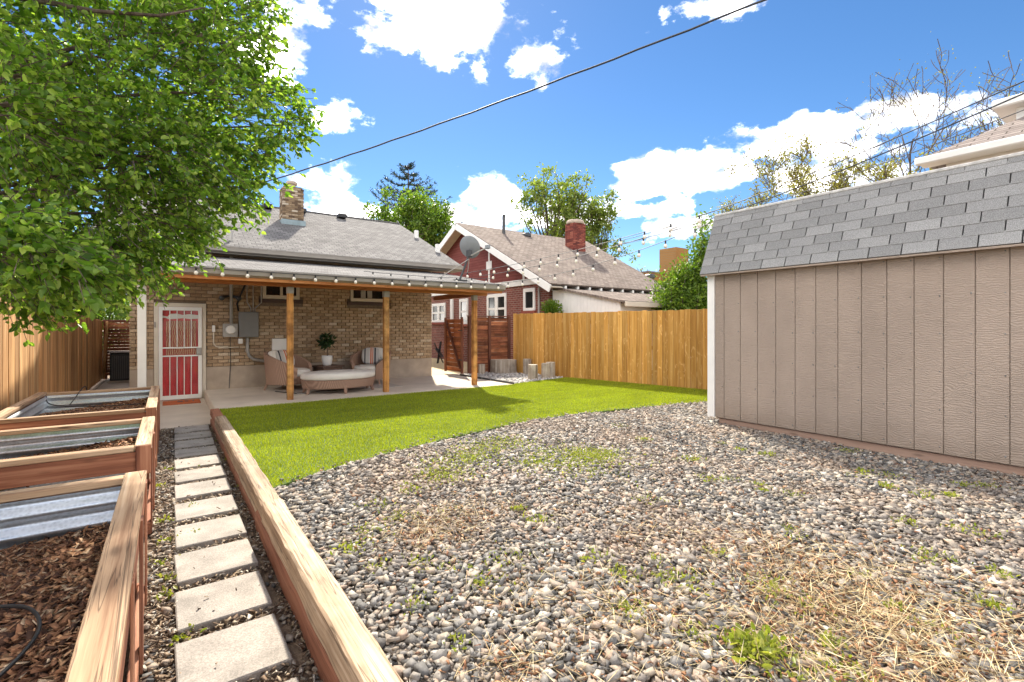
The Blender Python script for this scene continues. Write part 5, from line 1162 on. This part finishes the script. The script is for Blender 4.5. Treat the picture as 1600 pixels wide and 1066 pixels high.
MB().box(NX - 0.05, NX - 0.021, 16.05, 16.45, 3.9, 4.25, 0.01).build('gable_vent', M['white'], nb_)
def py_of(px, X): a = (px - 800) / 755; return X * (c_ - a * s_) / (s_ + a * c_)
def nwin(px0, px1, z0, z1, double, sash=True):
    ya, yb = py_of(px1, NX), py_of(px0, NX); w = MB(); X0 = NX - 0.05
    for a, q in [(ya, ya + 0.11), (yb - 0.11, yb)] + ([((ya + yb) / 2 - 0.1, (ya + yb) / 2 + 0.1)] if double else []): w.box(X0, NX - 0.001, a, q, z0, z1, 0.004)
    w.box(X0 + 0.003, NX - 0.001, ya + 0.11, yb - 0.11, z1 - 0.13, z1); w.box(X0 + 0.003, NX - 0.001, ya + 0.11, yb - 0.11, z0, z0 + 0.1)
    wd = w.build('window', M['white'], nb_)
    MB().box(NX - 0.012, NX - 0.002, ya + 0.11, yb - 0.11, z0 + 0.1, z1 - 0.13).build('pane', M['window_glass'], wd)
    if sash: MB().box(X0 + 0.012, NX - 0.013, ya + 0.11, yb - 0.11, (z0 + z1) / 2 - 0.04, (z0 + z1) / 2 + 0.04).build('sash_bar', M['white'], wd)
    MB().box(NX - 0.1, NX - 0.001, ya - 0.06, yb + 0.06, z0 - 0.1, z0 - 0.002, 0.004).build('sill', M['red_chimney'], wd)
nwin(762, 792, 1.75, 2.92, True); nwin(819, 837, 2.2, 3.0, False, False); nwin(719, 732, 1.75, 2.85, False); nwin(676, 697, 1.85, 2.75, True)
MB().box(NX - 0.06, NX - 0.001, py_of(709, NX), py_of(705, NX), 0.2, 3.1).build('corner_board', M['white'], nb_)
MB().tube([(NX - 0.08, py_of(858, NX) + 0.06, 3.05), (NX - 0.08, py_of(846, NX), 3.03), (NX - 0.08, py_of(845, NX), 2.9), (NX - 0.08, py_of(845, NX), 0.2)], 0.04, 8).build('downspout', M['gutter'], nb_)
# chimney and vents on the near slope
cpt = lambda px, y: (y * (s_ + (px - 800) / 755 * c_) / (c_ - (px - 800) / 755 * s_))
cyn = 16.3; cxn = cpt(899, cyn); zb = EZv + (cyn - EYv) * sn
m = MB(); chimney_bricks(m, cxn - 0.35, cxn + 0.35, cyn - 0.3, cyn + 0.3, zb - 0.35, zb + 1.12, 0.21, 0.078, 0.012)
stuff(m.build('chimney', M['red_chimney'], nroof)); MB().box(cxn - 0.33, cxn + 0.33, cyn - 0.28, cyn + 0.28, zb - 0.5, zb + 1.12).build('chimney_core', M['brown_sill'], nroof)
MB().lathe([(0.42, 0), (0.44, 0.05), (0.42, 0.12), (0.36, 0.17)], (cxn, cyn, zb + 1.123), 12, 1, 0.9).build('chimney_cap', M['foundation'], nroof)
MB().tube([(11.9, 17.3, 5.6), (11.9, 17.3, 6.35), (11.9, 17.28, 6.5)], 0.07, 8).build('vent_pipe', M['dark_metal'], nroof)
for vx, vy in ((13.1, 17.3), (16.4, 17.6), (16.6, 13.2)): zq = EZv + (vy - EYv) * sn; MB().box(vx, vx + 0.35, vy, vy + 0.35, zq, zq + 0.2, 0.05).build('roof_vent', M['dark_metal'], nroof)
for i in range(11): MB().box(10.6 + i * 0.55, 10.68 + i * 0.55, EYv + 0.02, NY0, EZv - 0.17, EZv - 0.05).build('rafter_tail', M['white'], nb_)
# lean-to
la = thing('lean_to', 'white board lean-to with brown shingle roof against the red house', 'lean-to', (13, 11, 0))
LX = 10.6
LZ1, LZ0 = 2.95, 2.36; LY1, LY0 = 12.5, 9.5
for i in range(20):
    a = LY0 + (LY1 - LY0) * i / 20; q = a + 0.15 - 0.006; zt = LZ0 + (LZ1 - LZ0) * i / 20
    zt2 = LZ0 + (LZ1 - LZ0) * (i + 1) / 20
    MB().add([(LX, a, 0.1), (LX, q, 0.1), (LX, q, zt2), (LX, a, zt), (LX + .02, a, 0.1), (LX + .02, q, 0.1), (LX + .02, q, zt2), (LX + .02, a, zt)], [(0, 3, 2, 1), (4, 5, 6, 7), (0, 1, 5, 4), (1, 2, 6, 5), (2, 3, 7, 6), (3, 0, 4, 7)]).build('board', M['white'], la)
MB().box(LX + 0.025, 15.8, LY0 + 0.01, 12.5, 0.0, 2.3).build('core', M['white'], la)
s2 = slab([(LX - 0.12, LY0 - 0.25, LZ0 - 0.0), (16.2, LY0 - 0.25, LZ0), (16.2, LY1, LZ1 + 0.05), (LX - 0.12, LY1, LZ1 + 0.05)], 0.06); s2.build('roof', M['shingle_brown'], la)
MB().box(LX - 0.1, 16.2, LY0 - 0.33, LY0 - 0.252, LZ0 - 0.16, LZ0 - 0.02, 0.005).build('gutter', M['cream'], la)
# climbing green on the corner
pb_ = PD(862, 482, 15.6); t = thing('small_shrub', 'small green shrub at the red house corner above the fence', 'shrub', (pb_.x, pb_.y, 0))
n = 900; d = unit(rng.normal(size=(n, 3))); leaves(np.array(pb_) + d * rng.uniform(0.05, 0.33, (n, 1)) + np.array([0, 0, -0.05]), unit(d + rng.normal(size=(n, 3)) * 0.5), rng.uniform(0.06, 0.12, n), 0.5, 'crown', M['bright_leaf'], t)
MB().tube([(pb_.x, pb_.y, 0), (pb_.x, pb_.y, pb_.z)], 0.03, 6).build('stem', M['bark'], t)
t = thing('folded_chair', 'dark folded metal chair leaning by the red brick wall', 'chair', (9.25, 18.2, 0.12))
for q in ([(9.05, 18.0, 0.12), (9.35, 18.3, 1.0)], [(9.38, 18.1, 0.12), (9.1, 18.35, 0.95)], [(9.15, 18.1, 0.12), (9.45, 18.4, 1.0)]): MB().tube(q, 0.025, 6).build('frame_tube', M['black'], t)
MB().obox((9.25, 18.2, 0.55), Vector((0.7, 0.7, 0)), Vector((-0.4, 0.4, 0.82)).normalized(), Vector((0.5, -0.5, 0.7)).normalized(), (0.2, 0.22, 0.012), 0.004).build('seat', M['dark_metal'], t)

# distant orange building, pale neighbour at the right, shapes behind the left fence
ob = PD(1055, 512, 45); t = thing('orange_building', 'distant orange brick building with flat top behind the bush', 'building', (ob.x, ob.y, 0))
MB().box(ob.x - 3.6, ob.x - 1.05, ob.y + 0.2, ob.y + 3.4, 0, 6.5).build('wall', M['orange_brick'], t)
MB().box(ob.x - 1.0, ob.x + 0.9, ob.y - 0.8, ob.y + 1.0, 0, 8.9).build('tower', M['orange_brick'], t)
MB().box(ob.x - 3.65, ob.x - 1.04, ob.y + 0.15, ob.y + 3.45, 6.503, 6.65).build('parapet', M['shingle_brown'], t)
nr = thing('pale_house', 'pale two storey house with tan hip roof above the shed', 'house', (17, -1, 0))
HX, HY = 14.35, 3.2
MB().box(HX, 23, -9, HY, 0, 5.3).build('wall', M['white'], nr)
hp = [(HX - 0.45, -9, 5.42), (HX - 0.45, HY + 0.4, 5.42), (23, HY + 0.4, 5.42), (23, -9, 5.42), (18.7, -9, 8.0), (18.7, HY - 3.8, 8.0)]
MB().add(hp, [(0, 1, 5, 4)[::-1], (1, 2, 5)[::-1], (2, 3, 4, 5)[::-1], (0, 3, 2, 1)]).build('roof', M['shingle_right'], nr)
MB().box(HX - 0.58, HX - 0.452, -9, HY + 0.42, 5.27, 5.43, 0.02).build('gutter', M['white'], nr)
MB().box(HX - 0.44, HX - 0.002, -9, HY + 0.38, 5.30, 5.36).build('soffit', M['white'], nr)
MB().box(15.8, 20, -6, 2.3, 5.4, 6.62).build('dormer', M['white'], nr)
MB().box(15.45, 20.3, -6.3, 2.65, 6.623, 6.82, 0.03).build('dormer_eave', M['white'], nr)
wh = thing('white_garage', 'white house gable glimpsed above the far left fence', 'house', (-4.2, 34, 0))
MB().box(-7.2, -3.4, 33, 38, 0, 2.3).build('wall', M['white'], wh)
MB().add([(-7.4, 32.8, 2.3), (-3.2, 32.8, 2.3), (-5.3, 32.8, 3.3), (-7.4, 38, 2.3), (-3.2, 38, 2.3), (-5.3, 38, 3.3)], [(0, 1, 2), (3, 5, 4), (1, 4, 5, 2), (0, 2, 5, 3)]).build('roof', M['shingle'], wh)

# ------------------------------------------------------------------ overhead wires
def cable(p0, p1, sag, r_, label, wig=0.0):
    p0, p1 = Vector(p0), Vector(p1); N = 60
    pts = [p0.lerp(p1, i / N) - Vector((0, 0, 4 * sag * (i / N) * (1 - i / N))) + Vector((0, 0, wig * math.sin(i * 1.9))) for i in range(N + 1)]
    tag(MB().tube(pts, r_, 6).build('power_line', M['wire'], smooth=True), label, 'wire', 'overhead wires')
near = PD(1195, 0, 6.0) + Vector((0, 0, 0.42)); mast = Vector((1.21, 12.8, 4.72)); far_ = mast + (near - mast) * 1.9
cable(mast, far_, 0.42, 0.014, 'thick service wire sweeping from the house up across the sky', 0.006)
def wire2(a, da, c, dc, sag, r_, lb):
    p0, p1 = PD(*a, da), PD(*c, dc) + Vector((0, 0, sag * 0.71)); p1 = p0 + (p1 - p0) * 1.3; cable(p0, p1, sag, r_, lb)
wire2((955, 380), 24, (1600, 127), 9, 0.5, 0.013, 'upper dark wire running over the shed roof')
wire2((955, 384), 24, (1600, 146), 9, 0.6, 0.015, 'middle dark wire running over the shed roof')
wire2((960, 384), 24, (1600, 172), 9, 0.5, 0.009, 'thin lower wire passing just above the shed roof')
